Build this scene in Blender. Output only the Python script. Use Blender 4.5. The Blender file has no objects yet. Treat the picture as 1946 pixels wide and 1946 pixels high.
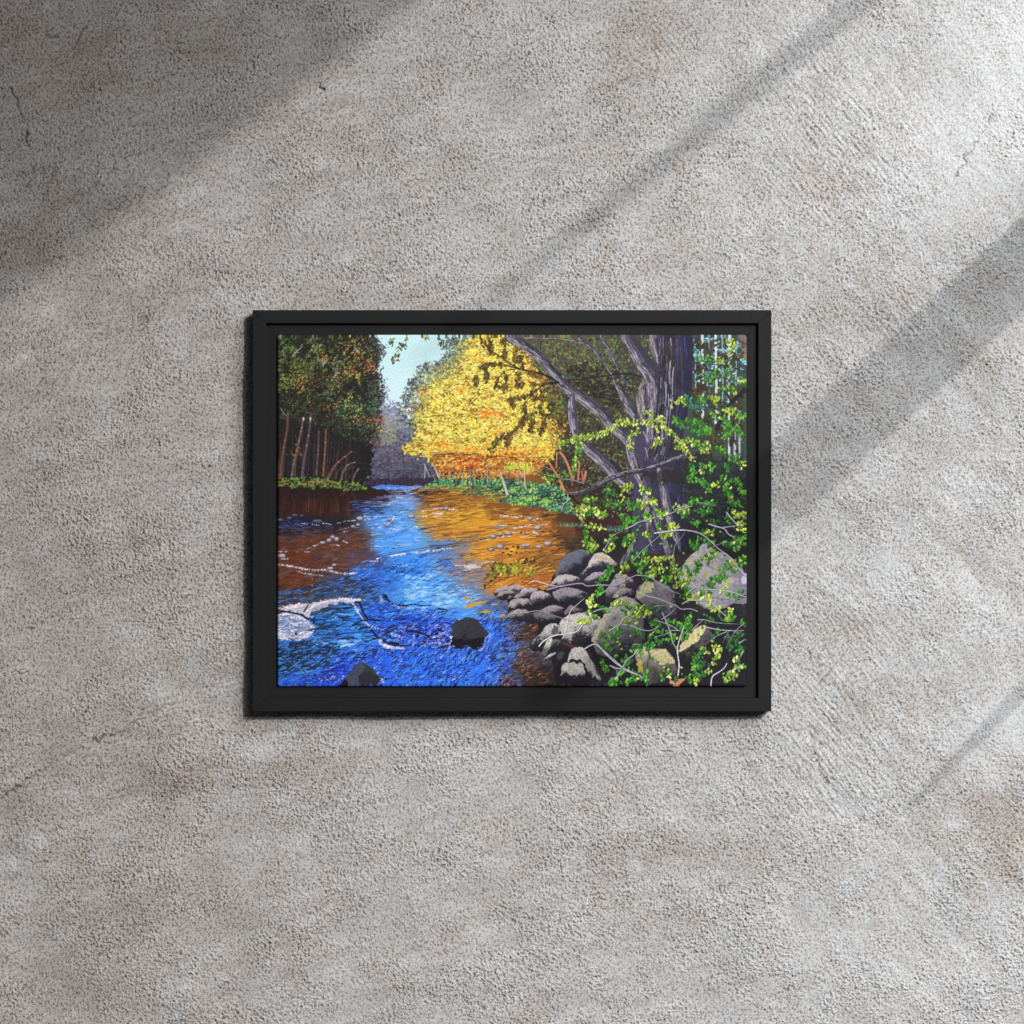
import bpy, math
import numpy as np

# ---------------------------------------------------------------- camera, world, lamps, exposure
scene = bpy.context.scene
C = scene.collection
S = 0.4556e-3                      # metres per photograph pixel at the front of the frame
FRONT = 0.014                      # the frame stands 14 mm off the wall (wall = plane y 0, viewer at -y)
DIST = 2.4628

cam_d = bpy.data.cameras.new('camera')
cam = bpy.data.objects.new('camera', cam_d); C.objects.link(cam)
cam.location = (0, -(FRONT+DIST), 0); cam.rotation_euler = (math.radians(90), 0, 0)
cam_d.lens = 100; cam_d.sensor_width = 36; cam_d.clip_start = .05; cam_d.clip_end = 100
scene.camera = cam

world = bpy.data.worlds.new('World'); scene.world = world; world.use_nodes = True
bg = world.node_tree.nodes['Background']
bg.inputs['Color'].default_value = (.93, .97, 1.0, 1); bg.inputs['Strength'].default_value = .045

def aim(o, target):
    from mathutils import Vector
    o.rotation_euler = (Vector(target)-o.location).to_track_quat('-Z', 'Y').to_euler()
def lamp(name, loc, target, size, power, col, shape='DISK'):
    d = bpy.data.lights.new(name, 'AREA'); d.shape = shape; d.size = size; d.energy = power; d.color = col
    o = bpy.data.objects.new(name, d); C.objects.link(o); o.location = loc; aim(o, target)
    return o
# hard light and the broad soft light, both coming in from the upper right
lamp('key_lamp', (3.92, -7.5, 3.38), (0, 0, 0), .12, 350, (1, .985, .965))
lamp('soft_lamp', (1.75, -2.75, 1.85), (0.1, 0, -.05), 2.6, 242, (.965, .985, 1.0))

scene.view_settings.view_transform = 'Standard'; scene.view_settings.look = 'None'
scene.view_settings.exposure = 0; scene.view_settings.gamma = 1
scene.view_settings.use_curve_mapping = False
scene.render.engine = 'CYCLES'
scene.render.film_transparent = False

# ---------------------------------------------------------------- helpers
def mat(name, col=(.5, .5, .5), rough=.6, spec=.5):
    m = bpy.data.materials.new(name); m.use_nodes = True
    p = m.node_tree.nodes['Principled BSDF']
    p.inputs['Base Color'].default_value = (*col, 1); p.inputs['Roughness'].default_value = rough
    p.inputs['Specular IOR Level'].default_value = spec
    return m, m.node_tree.nodes, m.node_tree.links, p
def link_mesh(name, verts, faces, m, parent=None, smooth=False):
    me = bpy.data.meshes.new(name); me.from_pydata(verts, [], faces); me.update()
    if smooth: me.polygons.foreach_set('use_smooth', [True]*len(me.polygons))
    me.materials.append(m); o = bpy.data.objects.new(name, me); C.objects.link(o)
    if parent: o.parent = parent
    return o
def grid_mesh(name, X, Y, Z, col, m, parent=None, wrap=None):
    # vertices on an (n, k) lattice, with a colour per vertex
    n, k = X.shape
    co = np.stack([X, Y, Z], -1).reshape(-1, 3).astype(np.float32)
    i = np.arange(n*k, dtype=np.int32).reshape(n, k)
    q = np.stack([i[:-1, :-1], i[:-1, 1:], i[1:, 1:], i[1:, :-1]], -1).reshape(-1, 4)[:, ::-1]
    me = bpy.data.meshes.new(name)
    me.vertices.add(len(co)); me.vertices.foreach_set('co', co.ravel())
    me.loops.add(q.size); me.loops.foreach_set('vertex_index', q.ravel().astype(np.int32))
    me.polygons.add(len(q)); me.polygons.foreach_set('loop_start', np.arange(0, q.size, 4, dtype=np.int32))
    me.polygons.foreach_set('loop_total', np.full(len(q), 4, dtype=np.int32))
    me.polygons.foreach_set('use_smooth', np.ones(len(q), bool))
    me.update(calc_edges=True)
    a = me.color_attributes.new('paint', 'FLOAT_COLOR', 'POINT')
    c = np.ones((len(co), 4), np.float32); c[:, :3] = col.reshape(-1, 3); a.data.foreach_set('color', c.ravel())
    me.materials.append(m); o = bpy.data.objects.new(name, me); C.objects.link(o)
    if parent: o.parent = parent
    return o
def lin(c):
    c = np.asarray(c, np.float32)/255
    return np.where(c <= .04045, c/12.92, ((c+.055)/1.055)**2.4)

# ---------------------------------------------------------------- the rendered concrete wall
def band_noise(n, seed, lam, width=.45, ang=None, stretch=1.0):
    # noise with waves about lam samples long; along ang they are drawn out by stretch
    r = np.random.RandomState(seed)
    f = np.fft.rfft2(r.normal(size=(n, n)).astype(np.float32))
    fy = np.fft.fftfreq(n)[:, None]; fx = np.fft.rfftfreq(n)[None, :]
    if ang is not None:
        ca, sa = math.cos(ang), math.sin(ang)
        u = (fx*ca+fy*sa)*stretch; v = -fx*sa+fy*ca
        fr = np.sqrt(u*u+v*v)
    else: fr = np.sqrt(fx*fx+fy*fy)
    g = np.exp(-(np.log(fr*lam+1e-6)/width)**2/2)
    o = np.fft.irfft2(f*g, s=(n, n))
    return (o/o.std()).astype(np.float32)

def build_wall():
    n = 1600
    core = np.linspace(-.50, .50, n-120)
    ext = .50+.0009*np.cumsum(np.linspace(1, 24, 60))
    ax = np.concatenate([-ext[::-1], core, ext])
    X, Z = np.meshgrid(ax, -ax)                     # row 0 at the top
    K = (DIST+FRONT)/DIST                           # the wall lies a little farther than the frame front
    px = 973+X/S/K; py = 973-Z/S/K                  # photograph pixels, to place the stains
    def blob(x, y, rx, ry, a=0, p=1.0):
        ca, sa = math.cos(math.radians(a)), math.sin(math.radians(a))
        u = ((px-x)*ca+(py-y)*sa)/rx; v = (-(px-x)*sa+(py-y)*ca)/ry
        return np.exp(-(u*u+v*v)**p)
    big = band_noise(n, 1, 260, .6); med = band_noise(n, 2, 70, .5); sm = band_noise(n, 3, 22, .5)
    grain = band_noise(n, 4, 4.6, .7); grain2 = band_noise(n, 5, 9.5, .7); fine = band_noise(n, 6, 3.0, .35)
    vert = band_noise(n, 12, 5.4, .7, math.radians(72), 1.8)
    dia1 = band_noise(n, 7, 7, .4, math.radians(-42), 5); dia2 = band_noise(n, 8, 7, .4, math.radians(52), 5); dia3 = band_noise(n, 9, 8, .4, math.radians(-18), 6)
    lim_ = band_noise(n, 41, 150, .8, math.radians(-14), 2.5)
    m1 = sum(blob(x, y, rx, ry, a) for x, y, rx, ry, a in ((120, 350, 170, 120, 0), (280, 400, 120, 80, -40), (140, 640, 260, 60, -30), (60, 760, 140, 60, -30), (250, 620, 150, 60, -35), (60, 1620, 80, 200, 0), (380, 660, 90, 60, -30), (1790, 280, 60, 110, 30)))
    m2 = sum(blob(x, y, rx, ry, a) for x, y, rx, ry, a in ((1600, 200, 200, 110, 40), (1560, 320, 160, 160, 50), (1560, 1380, 200, 90, 50), (1640, 1200, 120, 100, 50), (1550, 1500, 100, 160, 60), (1100, 1420, 220, 50, 35), (1700, 600, 60, 150, 80), (1250, 80, 60, 100, 80)))
    m3 = sum(blob(x, y, rx, ry, a) for x, y, rx, ry, a in ((110, 160, 260, 120, -5), (450, 250, 250, 60, -10), (200, 1440, 260, 60, -20), (400, 1320, 180, 40, -25)))
    rough = np.clip(1.0+.3*med+.26*big+.2*np.clip(lim_, -1.5, 1.5)-.35*blob(1850, 1120, 160, 160)-.35*blob(1870, 1360, 110, 120)-.4*blob(1850, 250, 160, 260)-.35*blob(1400, 80, 200, 90)-.35*blob(100, 1230, 130, 60)-.25*blob(1800, 1500, 90, 50)-.3*blob(250, 60, 200, 80)+.2*blob(300, 1500, 300, 150)+.3*blob(1500, 1650, 300, 200)+.25*blob(1560, 340, 200, 160), .35, 1.6)
    g = .50*grain+.34*vert+.34*grain2+.30*fine
    g = np.where(g < 0, g*1.35, g*.85)              # flat grains, deep pits between them
    sweep = band_noise(n, 31, 80, 1.0, math.radians(-14), 3.2); sweep2 = band_noise(n, 32, 70, 1.0, math.radians(52), 3.2)
    side_ = np.clip((px-1150)/500, 0, 1); sweep = sweep*(1-.7*side_); sweep2 = sweep2*(.25+1.0*side_)
    trow = np.clip(np.clip(m1, 0, 1)+np.clip(m2, 0, 1)+.8*np.clip(m3, 0, 1), 0, 1)
    h = .00047*rough*(1-.35*trow)*g+.00007*sweep+.00007*sweep2+.00020*(np.clip(m1, 0, 1.3)*dia1+np.clip(m2, 0, 1.3)*dia2+.8*np.clip(m3, 0, 1.2)*dia3)+.00007*sm*rough+.00009*med+.0010*big
    # cracks, ridges and pits left by the trowel
    def crack(pts, w, d, side=0.0):
        nonlocal h
        x0, x1 = min(p[0] for p in pts)-40, max(p[0] for p in pts)+40; y0, y1 = min(p[1] for p in pts)-40, max(p[1] for p in pts)+40
        r = np.nonzero((py[:, 0] > y0) & (py[:, 0] < y1))[0]; c = np.nonzero((px[0] > x0) & (px[0] < x1))[0]
        sl = (slice(r[0], r[-1]+1), slice(c[0], c[-1]+1))
        A, B = px[sl]+3*sm[sl], py[sl]+3*sm[sl][::-1]
        best = np.full(A.shape, 1e9); sg = np.zeros(A.shape)
        for (xa, ya), (xb, yb) in zip(pts[:-1], pts[1:]):
            dx, dy = xb-xa, yb-ya; L = dx*dx+dy*dy
            t = np.clip(((A-xa)*dx+(B-ya)*dy)/L, 0, 1)
            dd = np.hypot(A-xa-t*dx, B-ya-t*dy); cr = ((A-xa)*dy-(B-ya)*dx)/math.sqrt(L)
            k = dd < best; best = np.where(k, dd, best); sg = np.where(k, cr, sg)
        f = np.exp(-(best/w)**2)*np.clip(.75+.5*med[sl], .2, 1.3)
        h[sl] += -1.4*d*f
        if side: h[sl] += side*np.exp(-(best/(w*5))**2)*(sg > 0)
        return sl, f
    dark = np.zeros(h.shape, np.float32)
    for pts, w, d, s in (([(22, 170), (30, 200), (38, 225), (48, 245), (52, 270)], 2.6, .0011, 0), ([(110, 4), (108, 26)], 3, .0012, 0), ([(84, 64), (104, 66)], 4, .0014, 0), ([(0, 76), (3, 84)], 4, .0014, 0),
                         ([(610, 160), (612, 172)], 2.6, .0011, 0), ([(1496, 272), (1508, 244), (1524, 218)], 2.4, .0012, 0), ([(1460, 350), (1482, 380)], 1.8, .0007, 0), ([(1465, 318), (1470, 308)], 2, .0007, 0), ([(1640, 142), (1650, 122)], 1.8, .0007, 0), ([(1388, 28), (1408, 78), (1462, 130), (1490, 128)], 1.6, .0006, 0),
                         ([(1815, 336), (1850, 278), (1890, 220), (1900, 190)], 1.8, .0006, -.0004), ([(1570, 360), (1600, 310)], 1.4, .0005, 0), ([(0, 1515), (60, 1478), (110, 1440), (170, 1410), (240, 1385), (330, 1330)], 2.2, .0006, .0007), ([(260, 1360), (280, 1345)], 2.2, .0007, 0), ([(1520, 1040), (1560, 1060)], 1.4, .0004, 0),
                         ([(1560, 1360), (1620, 1390), (1660, 1430)], 1.6, .0005, 0), ([(1495, 1380), (1540, 1420), (1570, 1490)], 1.8, .0006, 0), ([(1640, 1400), (1700, 1480), (1730, 1530)], 1.6, .0005, 0), ([(1270, 1400), (1330, 1416), (1350, 1440)], 1.4, .0004, 0), ([(1180, 1390), (1250, 1420), (1290, 1445)], 1.4, .0004, 0), ([(310, 320), (322, 350)], 2, .0007, 0),
                         ([(80, 380), (96, 330), (110, 300)], 1.8, .0006, 0), ([(66, 300), (50, 360)], 1.8, .0005, 0), ([(140, 90), (160, 45)], 2, .0006, 0), ([(210, 400), (260, 370)], 1.6, .0005, 0), ([(180, 350), (230, 300), (330, 270)], 1.6, .0005, 0), ([(110, 510), (240, 440)], 1.6, .0005, 0), ([(60, 500), (200, 470), (380, 380)], 1.5, .0004, 0), ([(65, 745), (68, 790)], 1.8, .0007, 0), ([(30, 1280), (52, 1276)], 1.8, .0006, 0), ([(375, 560), (400, 530), (440, 510)], 1.6, .0005, 0), ([(260, 640), (280, 600), (330, 560)], 1.6, .0004, 0), ([(320, 580), (340, 610)], 1.4, .0005, 0),
                         ([(1240, 60), (1250, 110), (1242, 160)], 1.8, .0006, 0), ([(1560, 1300), (1600, 1250)], 1.6, .0005, 0), ([(1545, 1240), (1520, 1290)], 1.4, .0005, 0), ([(1780, 1290), (1760, 1320)], 1.6, .0004, 0), ([(1830, 1340), (1880, 1310)], 1.6, .0004, 0)):
        sl, f = crack(pts, w, d, s)
        dark[sl] = np.maximum(dark[sl], f*min(1, d/.001))
    for x, y, r in ((1585, 12, 3), (1790, 40, 2), (1880, 48, 2.4), (1830, 200, 2), (574, 1684, 3), (630, 1926, 2.4), (165, 1186, 3), (56, 1196, 3), (342, 1202, 2.4), (1300, 505, 3), (1690, 620, 2.2), (1306, 280, 3), (1190, 290, 2.4), (1870, 1190, 2.4), (1855, 760, 2.2), (315, 1540, 2.6), (740, 1200, 2), (1520, 640, 2.2), (1480, 560, 2)):
        f = blob(x, y, r, r*1.2); h -= .0009*f; dark = np.maximum(dark, .8*f)
    # colour: grey lime skim, brown sand in the pits and in the rubbed patches, pale smears
    lim = band_noise(n, 21, 120, .6); lim2 = band_noise(n, 22, 34, .5)
    brown = .17+.11*lim+.05*lim2-.075*sweep-.06*sweep2+.40*sum(blob(x, y, rx, ry, a)*k for x, y, rx, ry, a, k in ((1300, 1620, 230, 34, 3, .8), (1150, 1700, 260, 60, 0, .35), (1880, 1560, 90, 90, 30, 1.1), (1940, 1640, 60, 90, 0, .6), (1190, 150, 70, 190, 15, .8), (1260, 40, 90, 50, 0, .5), (350, 80, 150, 60, 0, .6), (380, 100, 40, 24, 0, .7), (130, 130, 160, 60, 0, .5), (60, 440, 120, 60, -20, .6), (300, 1470, 130, 40, 0, .7), (590, 1460, 120, 24, 0, .8), (360, 1490, 60, 30, 0, .6), (110, 1440, 90, 60, -10, .6), (1700, 1320, 130, 40, 30, .4),
                                        (180, 1740, 100, 70, 0, .6), (150, 1880, 90, 60, 0, .5), (1590, 350, 90, 60, 20, .45), (760, 260, 160, 120, 0, .35), (880, 700, 1, 1, 0, 0), (1560, 600, 160, 60, 0, .35), (1580, 1180, 80, 40, 0, .5), (600, 520, 200, 60, 0, .3), (560, 200, 120, 70, 0, .5), (1240, 1610, 80, 20, 0, .4), (40, 60, 90, 50, 0, .6), (400, 1720, 140, 80, 0, .35), (1150, 1500, 90, 40, 0, .3), (1100, 560, 60, 30, 0, .5), (120, 1260, 1, 1, 0, 0), (1200, 480, 130, 120, 0, .3)))
    brown += .30*np.clip((800-px)/900, 0, 1)+.1*blob(200, 900, 400, 700)  # warm tone of the shaded left side put into the colour
    white = .10*np.clip(lim, -1, 2)+sum(blob(x, y, rx, ry, a, 1.4)*k for x, y, rx, ry, a, k in ((1690, 1100, 44, 60, 0, .48), (1720, 1130, 90, 60, 0, .3), (1890, 1400, 90, 90, -30, .55), (1930, 1340, 60, 60, 0, .3), (1885, 1490, 22, 20, 0, .5), (1812, 1568, 18, 6, 5, 1.0), (1590, 1550, 20, 16, 0, .5), (1210, 1645, 16, 8, 60, .9), (1370, 1660, 18, 10, 20, .45), (1320, 1395, 12, 8, 0, .6), (1850, 250, 150, 240, 20, .5), (1900, 40, 120, 60, 0, .3), (1460, 60, 120, 50, 0, .25), (1080, 520, 60, 40, 40, .35), (440, 380, 60, 40, -20, .35), (580, 500, 90, 30, 0, .3), (430, 560, 40, 20, 30, .5), (30, 380, 60, 40, 0, .4), (490, 1430, 40, 20, 0, .55), (70, 1600, 20, 20, 0, .6), (24, 1640, 14, 10, 30, .8), (190, 720, 90, 40, 0, .35), (60, 560, 120, 50, 0, .2), (1180, 470, 1, 1, 0, 0), (20, 1700, 60, 120, 0, .4), (220, 290, 80, 60, -20, .35), (1660, 780, 120, 40, 0, .2), (1020, 1460, 300, 50, 5, .2), (1600, 1620, 120, 50, 0, .25), (1700, 1820, 240, 90, 0, .25), (480, 300, 50, 50, 0, .15)))
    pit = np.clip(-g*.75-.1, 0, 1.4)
    tint = np.clip(px/1946, 0, 1)[..., None]  # base colour carries warm shade at left, cool light at right
    base = np.array((.482, .464, .456), np.float32)*(1-tint)+np.array((.494, .496, .498), np.float32)*tint; __ = np.array((0, 0, 0), np.float32); pale = np.array((.56, .565, .575), np.float32); tan = np.array((.318, .266, .224), np.float32); deep = np.array((.12, .082, .06), np.float32)
    w = np.clip(white, 0, .9)[..., None]; b = np.clip(brown*(1-.7*np.clip(white, 0, 1)), 0, 1)[..., None]
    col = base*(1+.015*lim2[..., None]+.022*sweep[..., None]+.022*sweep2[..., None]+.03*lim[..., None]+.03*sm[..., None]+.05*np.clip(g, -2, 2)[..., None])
    col = col*(1-w)+pale*w
    col = col*(1-b*.9)+tan*b*.9
    pp = (np.clip(pit, 0, 1)*np.clip(.62+.6*np.clip(brown, 0, 1), 0, 1)*(1-.6*np.clip(white, 0, 1)))[..., None]  # brown pits darkened further, adding grain shade to the colour
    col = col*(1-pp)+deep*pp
    col = col*(1-.75*dark[..., None])+np.array((.05, .042, .036), np.float32)*.75*dark[..., None]
    h -= h[60:-60, 60:-60].max()                    # highest grain touches the plane y = 0
    h += .0008
    m, N, L, p = mat('skimmed_concrete', rough=.93, spec=.25)
    at = N.new('ShaderNodeAttribute'); at.attribute_name = 'paint'; L.new(at.outputs['Color'], p.inputs['Base Color'])
    tc = N.new('ShaderNodeTexCoord'); nz = N.new('ShaderNodeTexNoise'); nz.inputs['Scale'].default_value = 520; nz.inputs['Detail'].default_value = 3; nz.inputs['Roughness'].default_value = .6
    bp = N.new('ShaderNodeBump'); bp.inputs['Strength'].default_value = .5; bp.inputs['Distance'].default_value = .0005
    L.new(tc.outputs['Object'], nz.inputs['Vector']); L.new(nz.outputs['Fac'], bp.inputs['Height']); L.new(bp.outputs['Normal'], p.inputs['Normal'])
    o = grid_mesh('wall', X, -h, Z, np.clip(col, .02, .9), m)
    o['kind'] = 'structure'
    return o
build_wall()

# unseen slab and bars, added beyond the right edge to cast window-like shadows
def box(vs, fs, x0, x1, y0, y1, z0, z1):
    b = len(vs)
    vs += [(x0, y0, z0), (x1, y0, z0), (x1, y1, z0), (x0, y1, z0), (x0, y0, z1), (x1, y0, z1), (x1, y1, z1), (x0, y1, z1)]
    fs += [tuple(b+i for i in f) for f in ((3, 2, 1, 0), (4, 5, 6, 7), (0, 1, 5, 4), (1, 2, 6, 5), (2, 3, 7, 6), (3, 0, 4, 7))]
plaster = mat('shade_caster_plaster', (.30, .29, .28), .9, .2)[0]
WX0 = .56
vs, fs = [], []
box(vs, fs, WX0, WX0+.03, -2.8, .02, .938, 2.8)  # window head alone, added out of view to shade the upper left
side = link_mesh('shade_slab', vs, fs, plaster); side['kind'] = 'structure'
for z, t, w_, y_end in ((.653, .0105, .006, 1.22), (.320, .0275, .03, 1.04), (-.040, .005, .008, .44)):
    # each added bar runs out from the wall, tapered so its shadow fades
    vs = []
    for y, k in ((.02, 1), (-y_end*.62, 1), (-y_end, .12)):
        vs += [(WX0-w_/2, y, z-t*k), (WX0+w_/2, y, z-t*k), (WX0+w_/2, y, z+t*k), (WX0-w_/2, y, z+t*k)]
    fs = [(3, 2, 1, 0), (8, 9, 10, 11)]
    for r_ in (0, 4): fs += [(r_+i, r_+(i+1) % 4, r_+4+(i+1) % 4, r_+4+i) for i in range(4)]
    link_mesh('shade_bar', vs, fs, plaster, side)

# ---------------------------------------------------------------- the framed painting
HW, HH, CZ = 493*S, 381.4*S, 2.35*S
root = bpy.data.objects.new('framed_painting', None); C.objects.link(root); root.location = (0, 0, CZ-HH)
root['label'] = 'river landscape painting with yellow autumn tree, in a black floating frame on the concrete wall'
root['category'] = 'framed picture'
def fr(x, y, z): return (x, y, z+HH)                # coordinates about the picture's centre -> about the root at its foot
fm, N, L, p = mat('black_lacquered_wood', (.0085, .0085, .009), .6, .2)
tc = N.new('ShaderNodeTexCoord'); nz = N.new('ShaderNodeTexNoise'); nz.inputs['Scale'].default_value = 260; nz.inputs['Detail'].default_value = 4
mr = N.new('ShaderNodeMapRange'); mr.inputs['To Min'].default_value = .5; mr.inputs['To Max'].default_value = .68
bp = N.new('ShaderNodeBump'); bp.inputs['Strength'].default_value = .12; bp.inputs['Distance'].default_value = .0003
L.new(tc.outputs['Object'], nz.inputs['Vector']); L.new(nz.outputs['Fac'], mr.inputs['Value']); L.new(mr.outputs['Result'], p.inputs['Roughness'])
L.new(nz.outputs['Fac'], bp.inputs['Height']); L.new(bp.outputs['Normal'], p.inputs['Normal'])
LIP = 25.2*S; GAP = 22*S
# cross-section of a rail as (distance in from the outer edge, distance off the wall): lip outside, rebate floor inside
e = .0005
prof = [(0, .0015), (0, FRONT-e), (e*.3, FRONT-e*.3), (e, FRONT), (LIP-e, FRONT), (LIP-e*.3, FRONT-e*.3), (LIP, FRONT-e), (LIP, .0102), (LIP+.0008, .0094), (LIP+GAP+.016, .0094), (LIP+GAP+.016, .0015)]
def rail(side):
    vs = []; gap = .00012                           # hairline mitre joint
    for t in (-1, 1):
        for d, y in prof:
            if side in ('top', 'bottom'):
                x = t*(HW-d-gap); z = (HH-d)*(1 if side == 'top' else -1)
            else:
                z = t*(HH-d-gap); x = (HW-d)*(1 if side == 'right' else -1)
            vs.append(fr(x, -y, z))
    k = len(prof); fs = [(i, (i+1) % k, k+(i+1) % k, k+i) for i in range(k)]+[tuple(range(k))[::-1], tuple(range(k, 2*k))]
    if side in ('top', 'left'): fs = [f[::-1] for f in fs]
    return link_mesh('frame_rail', vs, fs, fm, root)
for s_ in ('top', 'bottom', 'left', 'right'): rail(s_)
# recessed back board seen in the float gap
bm_ = mat('black_backing', (.03, .03, .031), .6, .3)[0]
vs, fs = [], []
bx_ = HW-LIP-GAP-.0155; bz_ = HH-LIP-GAP-.0155
box(vs, fs, -bx_, bx_, -.0086, -.0022, HH-bz_, HH+bz_)
link_mesh('backing_board', vs, fs, bm_, root)

# ---------------------------------------------------------------- the painting
# brushwork laid down stroke by stroke on a colour grid (sRGB 0..255), later the paint colour of the canvas mesh
PW, PH = 893, 670
CX0, CY0 = 526.0, 636.0
def vnoise(w, h, cell, seed, ax=1.0, ay=1.0):
    r = np.random.RandomState(seed)
    nx, ny = int(w/(cell*ax))+3, int(h/(cell*ay))+3
    g = r.rand(ny, nx)
    x = np.arange(w)/(cell*ax); y = np.arange(h)/(cell*ay)
    xi = x.astype(int); yi = y.astype(int)
    fx = x-xi; fy = y-yi
    fx = fx*fx*(3-2*fx); fy = fy*fy*(3-2*fy)
    a = g[np.ix_(yi, xi)]; b = g[np.ix_(yi, xi+1)]; c = g[np.ix_(yi+1, xi)]; d = g[np.ix_(yi+1, xi+1)]
    fx = fx[None, :]; fy = fy[:, None]
    return (a*(1-fx)+b*fx)*(1-fy)+(c*(1-fx)+d*fx)*fy

def paint_picture():
    R = np.random.RandomState(11)
    img = np.zeros((PH, PW, 3), np.float32)
    YY, XX = np.mgrid[0:PH, 0:PW].astype(np.float32)
    OFF = {'A': (460, 570), 'B': (820, 570), 'C': (1100, 570), 'D': (460, 960), 'E': (820, 960), 'F': (1100, 960), 'S': (0, 0)}
    def P(k, *pts):
        ox, oy = OFF[k]; s = 1.0 if k == 'S' else 4.83
        return [(ox+x/s-CX0, oy+y/s-CY0) for x, y in pts]
    def box(x0, y0, x1, y1):
        x0 = max(0, int(math.floor(x0))); y0 = max(0, int(math.floor(y0)))
        x1 = min(PW, int(math.ceil(x1))+1); y1 = min(PH, int(math.ceil(y1))+1)
        return (x0, y0, x1, y1) if x1 > x0 and y1 > y0 else None
    def put(b, m, col):
        s = img[b[1]:b[3], b[0]:b[2]]
        s += (np.asarray(col, np.float32)-s)*m[..., None]
    def pmask(pts, full=False, wob=0.0):
        xs = [p[0] for p in pts]; ys = [p[1] for p in pts]
        b = (0, 0, PW, PH) if full else box(min(xs)-1, min(ys)-1, max(xs)+1, max(ys)+1)
        if not b: return None, None
        X = XX[b[1]:b[3], b[0]:b[2]]; Y = YY[b[1]:b[3], b[0]:b[2]]
        if wob:
            X = X+WX[b[1]:b[3], b[0]:b[2]]*wob; Y = Y+WY[b[1]:b[3], b[0]:b[2]]*wob
        acc = np.zeros(X.shape, np.float32)
        for ox, oy in ((-.25, -.25), (.25, -.25), (-.25, .25), (.25, .25)):
            ins = np.zeros(X.shape, bool)
            for i in range(len(pts)):
                xa, ya = pts[i]; xb, yb = pts[i-1]
                if abs(ya-yb) < 1e-6: continue
                c = ((ya > Y+oy) != (yb > Y+oy)) & (X+ox < (xb-xa)*(Y+oy-ya)/(yb-ya)+xa)
                ins ^= c
            acc += ins
        return b, acc/4
    WX = (vnoise(PW, PH, 5, 71)-.5)*2; WY = (vnoise(PW, PH, 5, 72)-.5)*2
    N8 = vnoise(PW, PH, 9, 73); N3 = vnoise(PW, PH, 2.5, 74); N20 = vnoise(PW, PH, 24, 75); N2 = vnoise(PW, PH, 1.5, 76)
    def poly(pts, col, a=1.0, wob=1.5, col2=None, ang=90, grain=0.0, step=0):
        b, m = pmask(pts, wob=wob)
        if b is None: return
        X = XX[b[1]:b[3], b[0]:b[2]]; Y = YY[b[1]:b[3], b[0]:b[2]]
        c = np.ones(X.shape+(3,), np.float32)*np.asarray(col, np.float32)
        if col2 is not None:
            ca, sa = math.cos(math.radians(ang)), math.sin(math.radians(ang))
            t = [x*ca+y*sa for x, y in pts]; t0, t1 = min(t), max(t)
            u = (X*ca+Y*sa-t0)/(t1-t0+1e-6)*1.15-.12+(N8[b[1]:b[3], b[0]:b[2]]-.5)*.35+(N2[b[1]:b[3], b[0]:b[2]]-.5)*.3
            if step: u = (u-step)/.32+.5+(N3[b[1]:b[3], b[0]:b[2]]-.5)*.9
            u = np.clip(u, 0, 1)[..., None]
            c = c*(1-u)+np.asarray(col2, np.float32)*u
        if grain: c = c*(1+(N3[b[1]:b[3], b[0]:b[2]]-.5)[..., None]*grain+(N2[b[1]:b[3], b[0]:b[2]]-.5)[..., None]*grain)
        put(b, m*a, c)
    def stroke(pts, w0, w1, col, a=1.0, soft=.7):
        n = len(pts)-1
        xs = [p[0] for p in pts]; ys = [p[1] for p in pts]; w = max(w0, w1)+1.5
        b = box(min(xs)-w, min(ys)-w, max(xs)+w, max(ys)+w)
        if not b: return
        X = XX[b[1]:b[3], b[0]:b[2]]; Y = YY[b[1]:b[3], b[0]:b[2]]
        m = np.zeros(X.shape, np.float32)
        for i in range(n):
            xa, ya = pts[i]; dx = pts[i+1][0]-xa; dy = pts[i+1][1]-ya
            L = dx*dx+dy*dy+1e-9
            t = np.clip(((X-xa)*dx+(Y-ya)*dy)/L, 0, 1)
            d = np.sqrt((X-xa-t*dx)**2+(Y-ya-t*dy)**2)
            r = w0+(w1-w0)*(i+t)/n
            m = np.maximum(m, np.clip((r-d)/soft+.5, 0, 1)*np.minimum(1, r*1.8))
        put(b, m*a, col)
    def dab(x, y, rx, ry, ang, col, a=1.0, leaf=False):
        r = max(rx, ry)+1.2
        b = box(x-r, y-r, x+r, y+r)
        if not b: return
        X = XX[b[1]:b[3], b[0]:b[2]]-x; Y = YY[b[1]:b[3], b[0]:b[2]]-y
        ca, sa = math.cos(ang), math.sin(ang)
        u = (X*ca+Y*sa)/rx; v = (-X*sa+Y*ca)/ry
        if leaf: v = v*(1+.9*np.maximum(u, 0)**2+.25)
        d = np.sqrt(u*u+v*v)
        put(b, np.clip((1-d)*min(rx, ry)/.8+.5, 0, 1)*a, col)
    def pick(pal):
        c = pal[R.randint(len(pal))]
        k = R.uniform(.82, 1.15)
        return tuple(max(0, min(255, v*k+R.uniform(-6, 6))) for v in c)
    def smooth(pts, n=4):
        out = []
        for i in range(len(pts)-1):
            p0 = pts[max(i-1, 0)]; p1 = pts[i]; p2 = pts[i+1]; p3 = pts[min(i+2, len(pts)-1)]
            for k in range(n):
                t = k/n
                out.append(tuple(.5*(2*p1[j]+(p2[j]-p0[j])*t+(2*p0[j]-5*p1[j]+4*p2[j]-p3[j])*t*t+(3*p1[j]-p0[j]-3*p2[j]+p3[j])*t**3) for j in (0, 1)))
        out.append(pts[-1]); return out
    def inside(pts, full=True):
        b, m = pmask(pts, full=True)
        ys, xs = np.nonzero(m > .5)
        return xs, ys
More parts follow.
